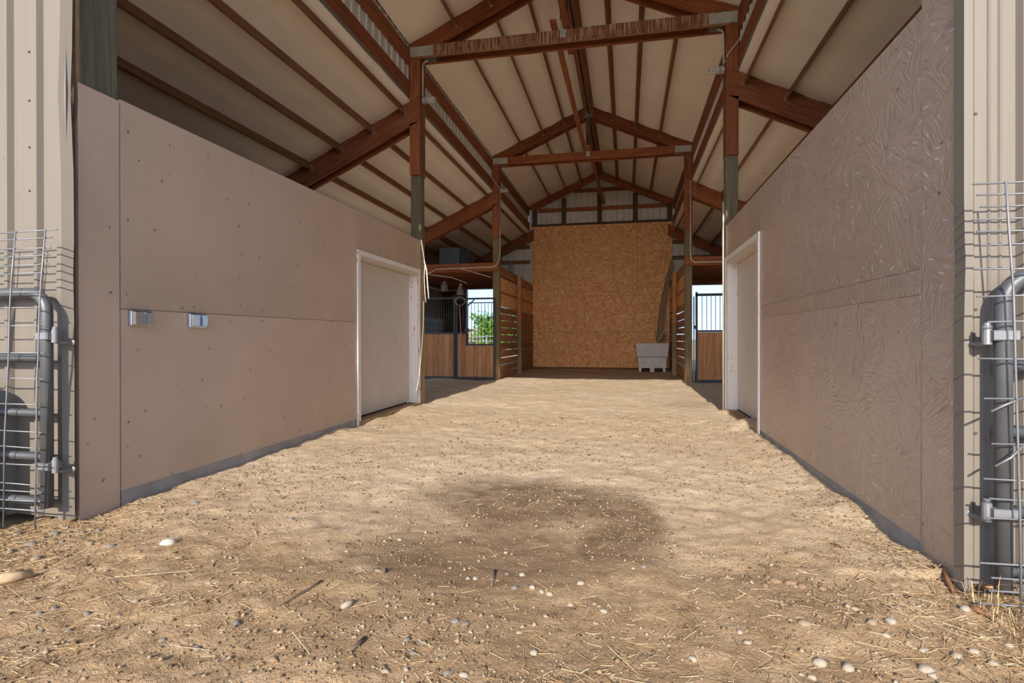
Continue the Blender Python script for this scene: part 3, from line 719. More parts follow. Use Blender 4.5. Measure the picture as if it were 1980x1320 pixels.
t = tag(root('barred_partition', (3.9, YF, 0)), 'fixed stall front of boards and bars behind the coarse taupe wall', 'stall front')
rail(t, 2.99, XRO-.1, 2.05, YF); rail(t, 2.99, XRO-.1, 1.16, YF); rail(t, 2.99, XRO-.1, .03, YF); bars(t, 2.99, XRO-.1, 1.18, 2.03, YF, .1); vboards(t, 2.99, XRO-.1, .06, 1.135, YF, .15)
# stall linings and door jambs in the back wall
t = struct(root('wall_stall_left', (XLO, 16, 0)), 'lining boards of the stall behind the bars')
for i in range(12):
    z = .0+i*.215; obj('lining_board', MB().bbox(0, .03, 0, Y3-Y2-.3, 0, .2, .004), 'ply_grey' if i < 8 else 'wood_brown', t, T(XLO+.08, Y2+.25, z))
for i in range(6):
    x = XLO+.1+i*.15
    if x+.14 < LOP[0]: obj('lining_board', MB().bbox(0, .145, 0, .03, 0, 2.68, .004), 'wood_dark_z', t, T(x, Y3-.03, 0))
for k, (a, b) in enumerate((LOP, ROP)):
    t = struct(root('trim_%d' % (k+1), ((a+b)/2, Y3+.06, 0)), 'timber frame of the open doorway behind the stall')
    for x in (a-.05, b): obj('jamb', MB().bbox(0, .05, 0, .2, 0, ZOP, .004), 'box_blue_grey' if k == 0 and x < a else 'wood_brown_z', t, T(x, Y3+.0, -.05))
    obj('head', MB().bbox(0, b-a+.1, 0, .2, 0, .06, .004), 'ply_grey', t, T(a-.05, Y3+.0, ZOP-.03))

# plank partitions between the stalls and the aisle
def partition(side, lb):
    x = XL if side < 0 else XR; t = tag(root('plank_partition', (x, 16.2, 0)), lb, 'partition')
    a, b = sorted((x+side*.03, x+side*.068)); ya, ym0, ym1, yb = Y2+.21, 16.02, 16.17, Y3-.02
    for y0, y1 in ((ya, 16.1), (16.1, yb)):
        if side > 0 and y1 == yb: y1 = yb-.22
        z = -.02; i = 0
        while z < 1.72:
            hgt = random.uniform(.155, .185); sl = random.uniform(-.008, .008)
            board('plank', ((a+b)/2, y0+.004, z+hgt/2+sl), ((a+b)/2, y1-.004, z+hgt/2-sl), hgt, .036, 'wood_plank', t); z += hgt+random.uniform(.012, .026); i += 1
        for z0, z1 in ((1.84, 2.2), (2.225, 2.6)):
            obj('upper_panel', MB().bbox(0, .016, 0, y1-y0-.01, 0, z1-z0, .002), 'osb', t, T(a+.012, y0+.005, z0))
        for z0 in (1.755, 2.175, 2.65): obj('cross_rail', MB().bbox(0, .04, 0, y1-y0-.01, 0, .075 if z0 < 2.6 else .2, .003), 'wood_plank_y', t, T(a-.006 if side < 0 else a, y0+.005, z0))
    lo, hi = sorted((x+side*.03, x-side*.095))
    obj('middle_post', MB().bbox(0, hi-lo, 0, ym1-ym0, -.1, .0+1.45, .008), 'wood_post_brown_z', t, T(lo, ym0, 0))
    obj('middle_post_top', MB().bbox(0, hi-lo-.01, 0, ym1-ym0, 1.45, 2.86, .006), 'wood_plank_z', t, T(lo+.005, ym0, 0))
    obj('post_foot', MB().lathe([(.088, -.06), (.088, .0), (.082, .012)], 18), 'concrete', t, T((lo+hi)/2, (ym0+ym1)/2, 0))
    return t
partition(-1, 'gapped plank partition with strand board tops beside the yoked stall gate'); partition(1, 'gapped plank partition behind the grey bin')

# ------------------------------------------------------------------ outdoors behind the barn
def tree(nm, lb, x, y, h, rx, mat, n, size, z0=.35, grp=None):
    t = tag(root(nm, (x, y, -.1)), lb, 'tree' if h > 2.5 else 'shrub', grp)
    obj('trunk', MB().tube([(0,0,-.2),(.05,.03,h*.3),(-.03,0,h*.55),(.04,.05,h*.8)], [.04*h,.03*h,.02*h,.008*h], 7), 'bark', t, T(x, y, -.1))
    vs = []; fs = []
    cl = [(random.gauss(0, rx*.42), random.gauss(0, rx*.42), h*random.uniform(z0, .93)) for _ in range(26)]
    for _ in range(n):
        c = random.choice(cl); k = rx*.34
        p = Vector((c[0]+random.gauss(0, k), c[1]+random.gauss(0, k), min(h, max(h*z0*.6, c[2]+random.gauss(0, h*.08)))))
        u = Vector((random.gauss(0,1), random.gauss(0,1), random.gauss(0,1))).normalized(); v = u.orthogonal().normalized(); s = size*random.uniform(.6, 1.3); o = len(vs)
        vs += [p-u*s, p+v*s*.45, p+u*s, p-v*s*.45]; fs.append((o, o+1, o+2, o+3))
    f = obj('foliage', MB().add(vs, fs), mat, t, T(x, y, -.1)); f['kind'] = 'stuff'
    return t
tree('leafy_tree', 'round green tree standing in the field beyond the yoked stall gate', -10.0, 44, 3.3, 1.35, 'leaf_a', 5200, .16, .12)
tree('leafy_tree', 'tall green tree rising beside the round tree in the field', -8.2, 50, 6.0, 1.5, 'leaf_a', 4200, .17, .12)
for i, (x, y, h) in enumerate(((-20.6, 60, 1.9), (-19.0, 66, 2.3), (-16.6, 60, 1.8), (-15.6, 66, 2.2), (-12.0, 62, 2.0), (-23, 66, 2.0))):
    tree('field_shrub', 'grey green shrub in the far hedge behind the field fence', x, y, h, 1.1, 'leaf_b', 700, .17, .05, 'far hedge shrubs')
t = tag(root('field_fence', (-8, 29, -.1)), 'grey pipe fence of horizontal rails across the field', 'fence')
for z in (.35, .65, .95, 1.2): pipe('fence_rail', [(-14, 29, z-.1), (-3, 29, z-.1)], .03, 'galvanised', t)
for i in range(6): pipe('fence_post', [(-14+i*2.2, 29.05, -.3), (-14+i*2.2, 29.05, 1.2)], .045, 'galvanised', t)

# ------------------------------------------------------------------ gates and wire panels at the front
def arc(cx, cz, r, a0, a1, y, n=8): return [(cx+r*math.cos(math.radians(a0+(a1-a0)*i/n)), y, cz+r*math.sin(math.radians(a0+(a1-a0)*i/n))) for i in range(n+1)]
def gate(side, xs_, ztop, zbot, rails, far, lb, hz):
    y = 2.475; t = tag(root('tube_gate', (xs_, y, 0)), lb, 'gate'); r = .03; R = .11
    c = xs_-side*0
    pts = [(xs_, y, zbot), (xs_, y, ztop-R)] + arc(xs_+side*R, ztop-R, R, 180 if side > 0 else 0, 90, y)[1:] + [(far, y, ztop)]
    fr = pipe('frame_tube', pts, r, 'gate_grey', t, 14)
    for z in rails: pipe('rail', [(xs_+side*.02, y, z), (far, y, z)], .0235, 'gate_grey', t, 12)
    pipe('far_stile', [(far, y, zbot), (far, y, ztop)], r, 'gate_grey', t, 10)
    for z in hz:
        hb = obj('hinge_band', MB().bbox(-.043, .043, -.036, .04, -.02, .02, .004), 'galvanised', t, T(xs_-side*.008, y, z))
        obj('hinge_collar', MB().lathe([(.017, -.035), (.017, .035), (.012, .038), (.012, .05)], 12), 'galvanised', hb, T(xs_-side*.055, y+.0, z))
        pipe('hinge_bolt', [(xs_-side*.055, y, z-.03), (xs_-side*.06, y+.03, z-.035), (xs_-side*.068, YS-.005, z-.035)], .009, 'galvanised', hb, 8)
        obj('bolt_head', MB().lathe([(.016, 0), (.016, .008), (.01, .012)], 10), 'galvanised', hb, T(xs_-side*.068, YS-.002, z-.035) @ Matrix.Rotation(R90, 4, 'X'))
    for z in rails: obj('weld_collar', MB().lathe([(.026, 0), (.026, .012)], 14), 'dark_metal', t, T(xs_+side*(.034 if side > 0 else .046), y, z) @ Matrix.Rotation(R90, 4, 'Y'))
    return t
gate(-1, -3.132, 1.30, .115, (.94, .635, .395, .15), -6.0, 'dark grey tube gate folded open against the left siding', (1.06, .345))
gate(1, 1.428, 1.285, .07, (.938, .683, .375, .148), 4.2, 'dark grey tube gate folded open against the right siding', (1.055, .37))
def wire_panel(side, zs, vx, xend, far, lb):
    y = 2.405; t = tag(root('cattle_fence', (vx[0][0], y, 0)), lb, 'wire fence')
    lean = lambda z: side*-.0 + (.0 if z < 1.28 else -side*(z-1.28)*.0)
    me_h = {}
    for i, z in enumerate(zs):
        xe = xend(z, i); j = random.uniform(-.006, .006)
        pts = [(xe, y+.004, z+j), (xe+side*.3, y+random.uniform(-.003,.003), z), (xe+side*.9, y, z-.004), (far, y, z)]
        pipe('horizontal_wire', pts, .0036 if z > .2 else .0042, 'galvanised', t, 6)
    for k, pl in enumerate(vx): pipe('upright_wire', [(a, y-.006, b) for a, b in pl[1:]], .0042, 'galvanised', t, 6)
    return t
zsL = (1.625, 1.585, 1.536, 1.491, 1.444, 1.40, 1.302, 1.215, 1.118, .97, .833, .691, .546, .46, .362, .26, .217, .165, .119)
def upL(x0, x1): return [x0, (x0, 1.63), (x0-.03, 1.35), (x0-.042, 1.2), (x0-.05, .95), (x0-.058, .83), (x1+.01, .5), (x1, .02)]
wire_panel(-1, zsL, [upL(-3.043-.2*i, -3.118-.215*i) for i in range(14)], lambda z, i: (-2.975+(.0 if i == 0 else -.03-.008*i)) if z > 1.35 else -3.085+random.uniform(-.012, .02), -5.9,
           'bent galvanised wire panel wired to the gate on the left siding')
zsR = (1.627, 1.581, 1.537, 1.492, 1.444, 1.398, 1.301, 1.206, 1.111, .964, .819, .651, .51, .434, .368, .198, .142, .097, .045)
def upR(x0, x1): return [x0, (x0, 1.63), (x0+.012, 1.42), (x0+.025, 1.22), (x0+.034, .85), (x1-.005, .4), (x1, .02)]
wire_panel(1, zsR, [upR(1.392+.2*i, 1.443+.2*i) for i in range(14)], lambda z, i: 1.29+.012*(i % 3)+(.0 if z > 1.2 else random.uniform(.01, .05)), 4.0,
           'bent galvanised wire panel wired to the gate on the right siding')
for lb, pts in (('snipped wire end tied across the right gate stile', [(1.34, 2.39, .77), (1.39, 2.385, .80), (1.45, 2.395, .825)]), ('slanting cut wire stub above the lower right hinge', [(1.352, 2.39, .565), (1.4, 2.385, .60), (1.45, 2.4, .645)])):
    tag(pipe('cut_wire', pts, .0045, 'galvanised', None, 6), lb, 'wire')
# unseen drum, added to cast a round shadow on the left siding
t = tag(root('shadow_drum', (-3.66, 2.03, 0)), 'dark drum added out of view to cast a shadow on the left siding', 'drum')
obj('barrel', MB().lathe([(.285,-.05),(.285,.28),(.295,.29),(.285,.3),(.285,.58),(.295,.59),(.285,.6),(.285,.86),(.27,.88),(.27,.87),(.0,.87)], 28), 'plastic_dark', t, T(-3.66, 2.03, 0), True)
obj('lid', MB().lathe([(.26,.872),(.26,.878),(.24,.88)], 28), 'rim_orange', t, T(-3.66, 2.03, 0))

# ------------------------------------------------------------------ electrics
for y0, lb in ((2.965, 'double silver weatherproof outlet cover closest to the doorway post'), (3.452, 'double silver weatherproof outlet cover midway along the smooth wall')):
    t = tag(root('outlet_box', (XL, y0+.085, 1.125)), lb, 'outlet'); x = XL+.001
    obj('back_plate', MB().bbox(0, .012, 0, .172, 0, .105, .003), 'chrome', t, T(x, y0, 1.125))
    obj('cover', MB().prism([(.008, .0), (.008+.006, .03), (.075, .03), (.082, 0)], 0, .088, 'z').v and MB().add([(0,.012,.008),(.03,.02,.014),(.03,.074,.014),(0,.082,.008),(0,.012,.098),(.03,.02,.092),(.03,.074,.092),(0,.082,.098)], [(0,1,2,3),(7,6,5,4),(1,0,4,5),(2,1,5,6),(3,2,6,7),(0,3,7,4)]), 'chrome', t, T(x+.012, y0, 1.125))
    obj('cover', MB().add([(0,.096,.01),(.026,.104,.016),(.026,.158,.016),(0,.164,.01),(0,.096,.096),(.026,.104,.09),(.026,.158,.09),(0,.164,.096)], [(0,1,2,3),(7,6,5,4),(1,0,4,5),(2,1,5,6),(3,2,6,7),(0,3,7,4)]), 'chrome', t, T(x+.012, y0, 1.125))
    obj('hinge', MB().tube([(.016,.012,.103),(.016,.165,.103)], .005, 8), 'galvanised', t, T(x, y0, 1.125))
def jar_light(side, y, z, lb):
    x = XL if side < 0 else XR; t = tag(root('caged_light', (x, y+.12, z)), lb, 'light'); R = Matrix.Rotation(-side*R90, 4, 'Y')
    M = T(x-side*.005, y+.13, z) @ R
    obj('junction_box', MB().lathe([(.055,-.0),(.055,.045),(.045,.055)], 16), 'nail_plate', t, M, False)
    obj('globe', MB().lathe([(.036,.055),(.042,.08),(.042,.16),(.03,.19),(.008,.2)], 14), 'glass_jar', t, M, True)
    cg = obj('cage_ring', MB().tube([(.052*math.cos(a*.5236), .052*math.sin(a*.5236), .06) for a in range(13)], .004, 6), 'nail_plate', t, M)
    obj('cage_ring', MB().tube([(.052*math.cos(a*.5236), .052*math.sin(a*.5236), .13) for a in range(13)], .0035, 6), 'nail_plate', t, M)
    for k in range(6):
        a = k*math.pi/3; obj('cage_wire', MB().tube([(.052*math.cos(a), .052*math.sin(a), .05), (.052*math.cos(a), .052*math.sin(a), .17), (.03*math.cos(a), .03*math.sin(a), .205), (0, 0, .212)], .0035, 6), 'nail_plate', t, M)
jar_light(-1, Y1, 4.755, 'caged glass lamp on the post beside the left door frame'); jar_light(1, Y1, 4.8, 'caged glass lamp on the post beside the right door frame')
jar_light(-1, Y2, 4.75, 'caged glass lamp on the post by the yoked stall gate')
def conduit(lb, pts, r=.012, mat='conduit'): return tag(pipe('conduit', pts, r, mat, None, 8), lb, 'conduit')
conduit('conduit rising from the caged lamp to the streaked truss on the left', [(XL+.014, Y1+.1, 4.81), (XL+.014, Y1+.1, 5.28), (XL+.03, Y1+.1, 5.33), (XL+.1, Y1+.1, 5.36)])
conduit('conduit rising from the caged lamp to the streaked truss on the right', [(XR-.014, Y1+.1, 4.86), (XR-.014, Y1+.1, 5.28), (XR-.03, Y1+.1, 5.33), (XR-.1, Y1+.1, 5.36)])
conduit('thin cable swinging from the right caged lamp to the clerestory board', [(XR-.014, Y1+.12, 4.86), (XR+.02, Y1-.03, 4.93), (XR+.1, Y1-.05, 5.03), (XR+.155, Y1-.35, 5.04), (XR+.155, 4, 5.03)], .008)
conduit('thin cable from the left lamp along the clerestory board', [(XL+.014, Y1+.2, 4.75), (XL-.06, Y1+.28, 4.72), (XL-.14, Y1+.6, 5.02), (XL-.145, Y2-.3, 5.02), (XL+.0, Y2-.02, 4.8), (XL+.014, Y2+.1, 4.78)], .008)
conduit('pale conduit on the post by the right door running down to the ground', [(XR-.014, Y1+.14, 2.95), (XR-.014, Y1+.13, 2.62), (XR-.025, Y1+.08, 2.52), (XR-.025, Y1+.07, .02)], .013)
conduit('pale conduit dropping down the yoked gate post and along the loft header', [(XL+.014, Y2+.08, 4.72), (XL+.014, Y2+.08, 3.2), (XL+.012, Y2+.0, 3.05), (XL-.01, Y2-.055, 2.92), (XL-.08, Y2-.06, 2.83), (XL-.2, Y2-.06, 2.81), (XL-1.65, Y2-.06, 2.79), (XL-1.75, Y2-.06, 2.72), (XL-1.9, Y2-.07, 2.68)], .013)
conduit('pale conduit dropping down the post by the bin and along the loft header', [(XR+.12, Y2-.02, 4.7), (XR+.12, Y2-.02, 3.0), (XR+.13, Y2-.055, 2.86), (XR+.2, Y2-.06, 2.79), (XR+1.2, Y2-.06, 2.78)], .013)
conduit('slack pale cable from the loft header into the stall with the jars', [(XL-1.88, Y2-.07, 2.67), (XL-1.3, Y2+.2, 2.6), (XL-.98, Y2+.4, 2.48), (XL-.95, Y2+.4, 2.45)], .008, 'cable_white')
conduit('short pale cable hanging from the loft header to the yoked gate post', [(XL-.95, Y2-.06, 2.78), (XL-.55, Y2-.045, 2.66), (XL-.18, Y2-.03, 2.55)], .007, 'cable_white')
tag(pipe('rope', [(XL+.012, Y1+.02, 2.56), (XL+.02, Y1+.12, 2.3), (XL+.03, Y1+.14, 2.18), (XL+.02, Y1+.13, 2.0), (XL+.025, Y1+.15, 1.75), (XL+.03, Y1+.17, 1.6)], .009, 'cable_white', None, 7), 'knotted pale rope hanging from the top of the left wall', 'rope')
tag(pipe('rope', [(XL+.02, Y1+.125, 2.26), (XL+.05, Y1+.16, 2.1), (XL+.06, Y1+.17, 1.9), (XL+.07, Y1+.2, 1.66)], .01, 'cable_white', None, 7), 'short loose pale rope end beside the knotted rope', 'rope')
tag(pipe('cable', [(XL+.02, Y1+.1, 1.62), (XL+.02, Y1+.08, 1.2), (XL+.02, Y1+.02, .9), (XL+.022, Y1-.08, .5), (XL+.02, Y1-.2, .25), (XL-.05, Y1-.4, .085)], .006, 'cable_white', None, 6), 'thin pale cable curving down to the left door threshold', 'cable')
# hanging jars in the stall
for x, y, z, lb in ((-5.08, 15.11, 2.46, 'pale ribbed jar hanging higher under the loft'), (-4.6, 15.11, 2.36, 'pale tapered jar hanging lower beside the opening to the field')):
    t = tag(root('hanging_jar', (x, y, z)), lb, 'jar'); s = 1. if z > 2.4 else 1.15; tp = .1 if z > 2.4 else .06
    obj('jar', MB().lathe([(.1*s,-.1*s),(.105*s,-.08*s),(tp*s+.005,.1*s),(tp*.75*s,.14*s)], 14), 'stone_pale', t, T(x, y, z), True)
    obj('cap', MB().lathe([(.04,.14*s),(.04,.19*s)], 12), 'plastic_grey', t, T(x, y, z)); pipe('cord', [(x, y, z+.18*s), (x, y, 2.74)], .004, 'bar_metal', t, 5)
t = tag(root('halter_rope', (-4.18, YF-.05, 2.0)), 'pink halter rope looped over the gate top rail', 'rope')
pipe('loop', [(-4.06+.13*math.cos(a*.45)-.05, YF-.06, 1.97+.11*math.sin(a*.45)) for a in range(15)], .008, 'rope_pink', t, 6)
pipe('tail', [(-4.13, YF-.06, 1.87), (-4.1, YF-.06, 1.5), (-4.09, YF-.06, 1.15), (-4.085, YF-.06, 1.0)], .009, 'rope_pink', t, 6)
t = tag(root('wire_coil', (XL-.05, 15.1, 2.85)), 'coil of grey wire lying on top of the plank partition', 'coil')
for k in range(5):
    r = .2+.02*k; obj('turn', MB().tube([(0, r*math.cos(a*.35), r*.5*math.sin(a*.35)) for a in range(19)], .006, 6), 'galvanised', t, T(XL-.05+.01*k, 15.1+.03*k, 2.86+r*.5))
t = tag(root('storage_cabinet', (-4.75, 15.2, 2.895)), 'blue grey cabinet standing on the loft over the jars', 'cabinet')
obj('body', MB().bbox(-.42, .18, -.3, .3, 0, .68, .01), 'box_blue_grey', t, T(-4.75, 15.2, 2.897)); obj('side_panel', MB().bbox(.19, .46, -.28, .3, 0, .6, .008), 'plastic_dark', t, T(-4.75, 15.2, 2.897))

# ------------------------------------------------------------------ bin and timber in the back corner
BX0, BX1, BY0, BY1 = .33, 1.26, 17.55, 18.55
t = tag(root('plastic_bin', ((BX0+BX1)/2, (BY0+BY1)/2, 0)), 'grey plastic pallet bin with a stepped wall on three feet', 'bin')
def frus(z0, z1, i0, i1):
    a = [(BX0+i0,BY0+i0,z0),(BX1-i0,BY0+i0,z0),(BX1-i0,BY1-i0,z0),(BX0+i0,BY1-i0,z0),(BX0+i1,BY0+i1,z1),(BX1-i1,BY0+i1,z1),(BX1-i1,BY1-i1,z1),(BX0+i1,BY1-i1,z1)]
    return a, [(0,1,5,4),(1,2,6,5),(2,3,7,6),(3,0,4,7)]
gzb = float(gz(.8, 17.6))
mb = MB(); v, f = frus(.12, .47, .05, .035); mb.add(v, f+[(3,2,1,0)]); v, f = frus(.47, .86, .012, -.03); mb.add(v, f)
v, f = frus(.47, .4701, .035, .012); mb.add(v, f); v, f = frus(.86, .28, .02, .1); mb.add(v, [tuple(reversed(q)) for q in f]+[(4,5,6,7)]); v, f = frus(.86, .8601, -.03, .02); mb.add(v, f)
obj('tub', mb, 'plastic_grey', t, T(0, 0, gzb)); v, f = frus(.455, .468, .028, .026); obj('seam', MB().add(v, f), 'plastic_dark', t, T(0, 0, gzb))
v, f = frus(.83, .885, -.028, -.045); v2, f2 = frus(.885, .83, .015, .02); obj('rim', MB().add(v, f).add(v2, [tuple(reversed(q)) for q in f2]).add(*((lambda a, b: (a[4:]+b[:4], [(0,1,5,4),(1,2,6,5),(2,3,7,6),(3,0,4,7)]))(v, v2))), 'plastic_grey', t, T(0, 0, gzb))
for x0, x1 in ((BX0+.06, BX0+.15), ((BX0+BX1)/2-.07, (BX0+BX1)/2+.07), (BX1-.15, BX1-.06)):
    obj('foot', MB().prism([(x0, .125), (x1, .125), (x1-.015, -.01), (x0+.015, -.01)], BY0+.06, BY1-.06), 'plastic_grey', t, T(0, 0, gzb))
for k in range(8):
    rr = random.Random(k+40); x0 = .98+.028*k; yy = Y3-.07-.05*(k % 4)-.02*rr.random(); tp = 1.25+.014*k; ht = rr.uniform(3.2, 3.65)
    pts = [(x0, yy, 0), (x0+.01, yy, .7), (x0+(tp-x0)*.2, yy, 1.4), (x0+(tp-x0)*.5, yy, 2.05), (tp, yy, 2.75), (tp+.26*(ht-2.75), yy, ht)]
    vs = []; fs = []
    for p in pts: vs += [(p[0]-.022, p[1]-.006, p[2]), (p[0]+.022, p[1]-.006, p[2]), (p[0]+.022, p[1]+.006, p[2]), (p[0]-.022, p[1]+.006, p[2])]
    for i in range(len(pts)-1):
        for q in range(4): fs.append((4*i+q, 4*i+(q+1) % 4, 4*i+4+(q+1) % 4, 4*i+4+q))
    fs += [(3,2,1,0), tuple(4*(len(pts)-1)+q for q in range(4))]
    tag(obj('wood_strip', MB().add(vs, fs), 'wood_grey_z' if k % 3 else 'wood_tan_z'), 'long bowed timber strip leaning in the corner behind the bin', 'timber', 'strips leaning in the corner')
tag(pipe('stick', [(.68, 18.0, .42), (1.2, 18.1, 1.27), (1.33, 18.12, 1.46)], .019, 'wood_pale', None, 6), 'thin pale stick rising steeply out of the grey bin', 'stick')
tag(board('scrap_board', (1.02, 17.95, .6), (1.34, 18.0, 1.25), .02, .07, 'wood_pale'), 'pale flat scrap board poking out of the grey bin', 'board')
tag(pipe('branch', [(.9, 17.9, 1.3), (.93, 17.9, 1.05), (1.0, 17.9, .95), (1.12, 17.9, .935), (1.34, 17.9, .99)], .013, 'wood_tan', None, 6), 'bent branch hooked over the rim of the grey bin', 'branch')

# ------------------------------------------------------------------ litter on the ground
def gzs(x, y): return float(gz(np.array([x]), np.array([y]))[0])
def ico(seed, flat=.55):
    r = random.Random(seed); mb = MB(); n, m_ = 9, 5; prof = []
    vs = [(0,0,-flat)]; 
    for i in range(1, m_):
        a = -math.pi/2+math.pi*i/m_
        for k in range(n):
            b = 2*math.pi*k/n; q = 1+r.uniform(-.13, .13); vs.append((math.cos(a)*math.cos(b)*q, math.cos(a)*math.sin(b)*.75*q, math.sin(a)*flat*q))
    vs.append((0,0,flat)); fs = []
    for k in range(n): fs.append((0, 1+(k+1) % n, 1+k))
    for i in range(m_-2):
        for k in range(n): a = 1+i*n; fs.append((a+k, a+(k+1) % n, a+n+(k+1) % n, a+n+k))
    a = 1+(m_-2)*n
    for k in range(n): fs.append((a+k, a+(k+1) % n, len(vs)-1))
    return mb.add(vs, fs).mesh('pebble', True)
PM = {}
for c in ('stone_pale', 'stone_grey', 'stone_tan', 'stone_white'):
    for s in range(3):
        me = ico(hash((c, s)) % 1000 if False else s*7+len(c)); me.materials.append(MAT[c]); PM[c, s] = me
def px_ground(px, py):
    d = _f + _r*((px-CX)/F) + _u*((CY-py)/F); t_ = -CAMH/d.z; return d.x*t_, d.y*t_
def pebble(px, py, size, c, lb, grp=None, s=0):
    x, y = px_ground(px, py); o = put('pebble', PM[c, s], None, None, T(x, y, gzs(x, y)+size*.02) @ Matrix.Rotation(random.uniform(0, 6.28), 4, 'Z') @ Matrix.Scale(size, 4))
    return tag(o, lb, 'pebble', grp)
pebble(325, 1052, .04, 'stone_white', 'smooth white oval pebble, the brightest on the sand by the left wall')
pebble(378, 972, .028, 'stone_grey', 'smooth grey oval pebble on the sand close to the left wall curb')
for px, py in ((77,1192),(104,1180),(168,1187),(80,1218),(133,1222),(457,1209),(314,1246),(380,1257),(787,1240),(865,1300),(798,1262),(587,1062),(190,1020),(815,1245),(995,1132),(1245,1100),(562,1002),(980,1102),(900,1210),(880,1205)):
    pebble(px, py, random.uniform(.013, .022), 'stone_grey', 'small grey pebble half sunk in the doorway dirt', 'grey pebbles in the doorway', random.randrange(3))
for px, py in ((262,1170),(230,1195),(905,1110),(919,1111),(1029,1133),(1047,1140),(1062,1145),(1032,1263),(1123,1124),(978,1061),(1025,968),(773,1037),(670,1060),(1400,820),(1450,915),(1167,1184),(896,1310),(1010,1105),(1004,1222),(745,1300)):
    pebble(px, py, random.uniform(.012, .02), 'stone_pale', 'small pale pebble half sunk in the doorway dirt', 'pale pebbles in the doorway', random.randrange(3))
for px, py in ((1445,1249),(1735,1180),(1722,1210),(1686,1211),(1585,1280),(1713,1235),(1787,1262),(1850,1275),(1883,1265),(1652,1183),(1866,1184),(1790,1300),(1920,1290),(1340,1280),(1570,1310),(1640,1290),(1950,1250),(1805,1310),(1430,1225),(1555,1213)):
    pebble(px, py, random.uniform(.014, .026), random.choice(('stone_pale', 'stone_pale', 'stone_tan')), 'pale stone among the straw by the right wire panel', 'stones by the right wire panel', random.randrange(3))
for px, py in ((120,1045),(60,1050),(35,1030),(105,1030),(160,1025),(175,1045),(20,1065),(70,1075),(215,1050),(190,995)):
    pebble(px, py, random.uniform(.016, .03), random.choice(('stone_tan', 'stone_grey')), 'stone among the chips at the foot of the left wire panel', 'stones by the left wire panel', random.randrange(3))
def on_ground(name, pts, r, mat, lb, cat):
    q = [];
    for px, py in pts: x, y = px_ground(px, py); q.append((x, y, gzs(x, y)+(r if not isinstance(r, list) else max(r))*.8))
    return tag(pipe(name, q, r, mat, None, 6), lb, cat)
on_ground('twig', [(538,1176),(575,1155),(600,1140),(622,1130)], .006, 'bark', 'straight dark twig lying on the sand', 'twig')
on_ground('wood_stake', [(-30,1135),(30,1118),(60,1108)], [.024,.024,.02], 'wood_pale', 'weathered wooden stake lying by the left wire panel', 'stake')
on_ground('twig', [(950,1130),(955,1115),(958,1100)], .006, 'bark', 'short upright looking twig in the damp stain', 'twig')
on_ground('twig', [(675,1275),(690,1262),(706,1247)], .008, 'bark', 'thick dark twig stub in the straw patch', 'twig')
on_ground('hoof_trimming', [(724,1108),(730,1116),(740,1116),(748,1108)], [.006,.011,.011,.006], 'stone_tan', 'curved pale hoof trimming lying on the damp dirt', 'trimming')
on_ground('paper_scrap', [(660,1186),(672,1180),(686,1172)], [.008,.014,.006], 'stone_pale', 'crumpled white scrap lying on the dirt', 'scrap')
on_ground('dry_leaf', [(1872,1182),(1890,1190),(1915,1200)], [.002,.013,.002], 'leaf_dry', 'curled orange leaf at the foot of the right corner trim', 'leaf')
on_ground('dry_leaf', [(1820,1118),(1835,1140),(1848,1160)], [.002,.012,.002], 'leaf_dry', 'curled brown leaf against the right wall corner', 'leaf')
for px, py in ((1500,1125),(1530,1132),(1485,1118),(1590,1140),(1368,1118),(1690,1138),(1480,1135),(1550,1138)):
    x, y = px_ground(px, py); o = put('dung_clod', PM['stone_tan', random.randrange(3)].copy(), None, None, T(x, y, gzs(x, y)) @ Matrix.Rotation(random.uniform(0, 6), 4, 'Z') @ Matrix.Scale(random.uniform(.015, .03), 4))
    o.data.materials.clear(); o.data.materials.append(MAT['clod']); tag(o, 'dark dried clod on the dirt by the right wall', 'clod', 'dark clods by the right wall')
def scatter(name, n, area, dens, make, mat, label):
    x = RNG.uniform(area[0], area[1], n); y = area[2]+(area[3]-area[2])*RNG.uniform(0, 1, n)**area[4]
    keep = (RNG.uniform(0, 1, n) < dens(x, y)) & ~((y > 2.53) & ((x < XL+.02) | (x > XR-.02))); x, y = x[keep], y[keep]; z = gz(x, y)
    v, f, k = make(x, y, z)
    me = bpy.data.meshes.new(name); me.vertices.add(len(v)); me.vertices.foreach_set('co', v.astype(np.float32).ravel())
    me.loops.add(f.size); me.loops.foreach_set('vertex_index', f.astype(np.int32).ravel()); me.polygons.add(len(f))
    me.polygons.foreach_set('loop_start', np.arange(0, f.size, k, dtype=np.int32)); me.polygons.foreach_set('loop_total', np.full(len(f), k, np.int32)); me.update(); me.validate()
    o = put(name, me, mat); o['kind'] = 'stuff'; o['label'] = label; o['category'] = name.replace('_', ' '); return o
def straws(x, y, z):
    n = len(x); a = RNG.uniform(0, np.pi, n); ln = RNG.gamma(1.7, .009, n)+.006; wd = RNG.uniform(.0006, .0016, n); ti = RNG.normal(0, .16, n)
    d = np.stack([np.cos(a), np.sin(a), ti], -1)*ln[:, None]; p = np.stack([-np.sin(a), np.cos(a), 0*a], -1)*wd[:, None]; up = np.array([0, 0, 1.])*wd[:, None]*1.2
    c = np.stack([x, y, z+.002+np.abs(ti)*ln], -1)
    v = np.stack([c-d-p, c-d+p, c-d+up, c+d-p, c+d+p, c+d+up], 1).reshape(-1, 3); o = (np.arange(n)*6)[:, None]
    f = np.stack([o+np.array([0,1,4,3]), o+np.array([1,2,5,4]), o+np.array([2,0,3,5])], 1).reshape(-1, 4); return v, f, 4
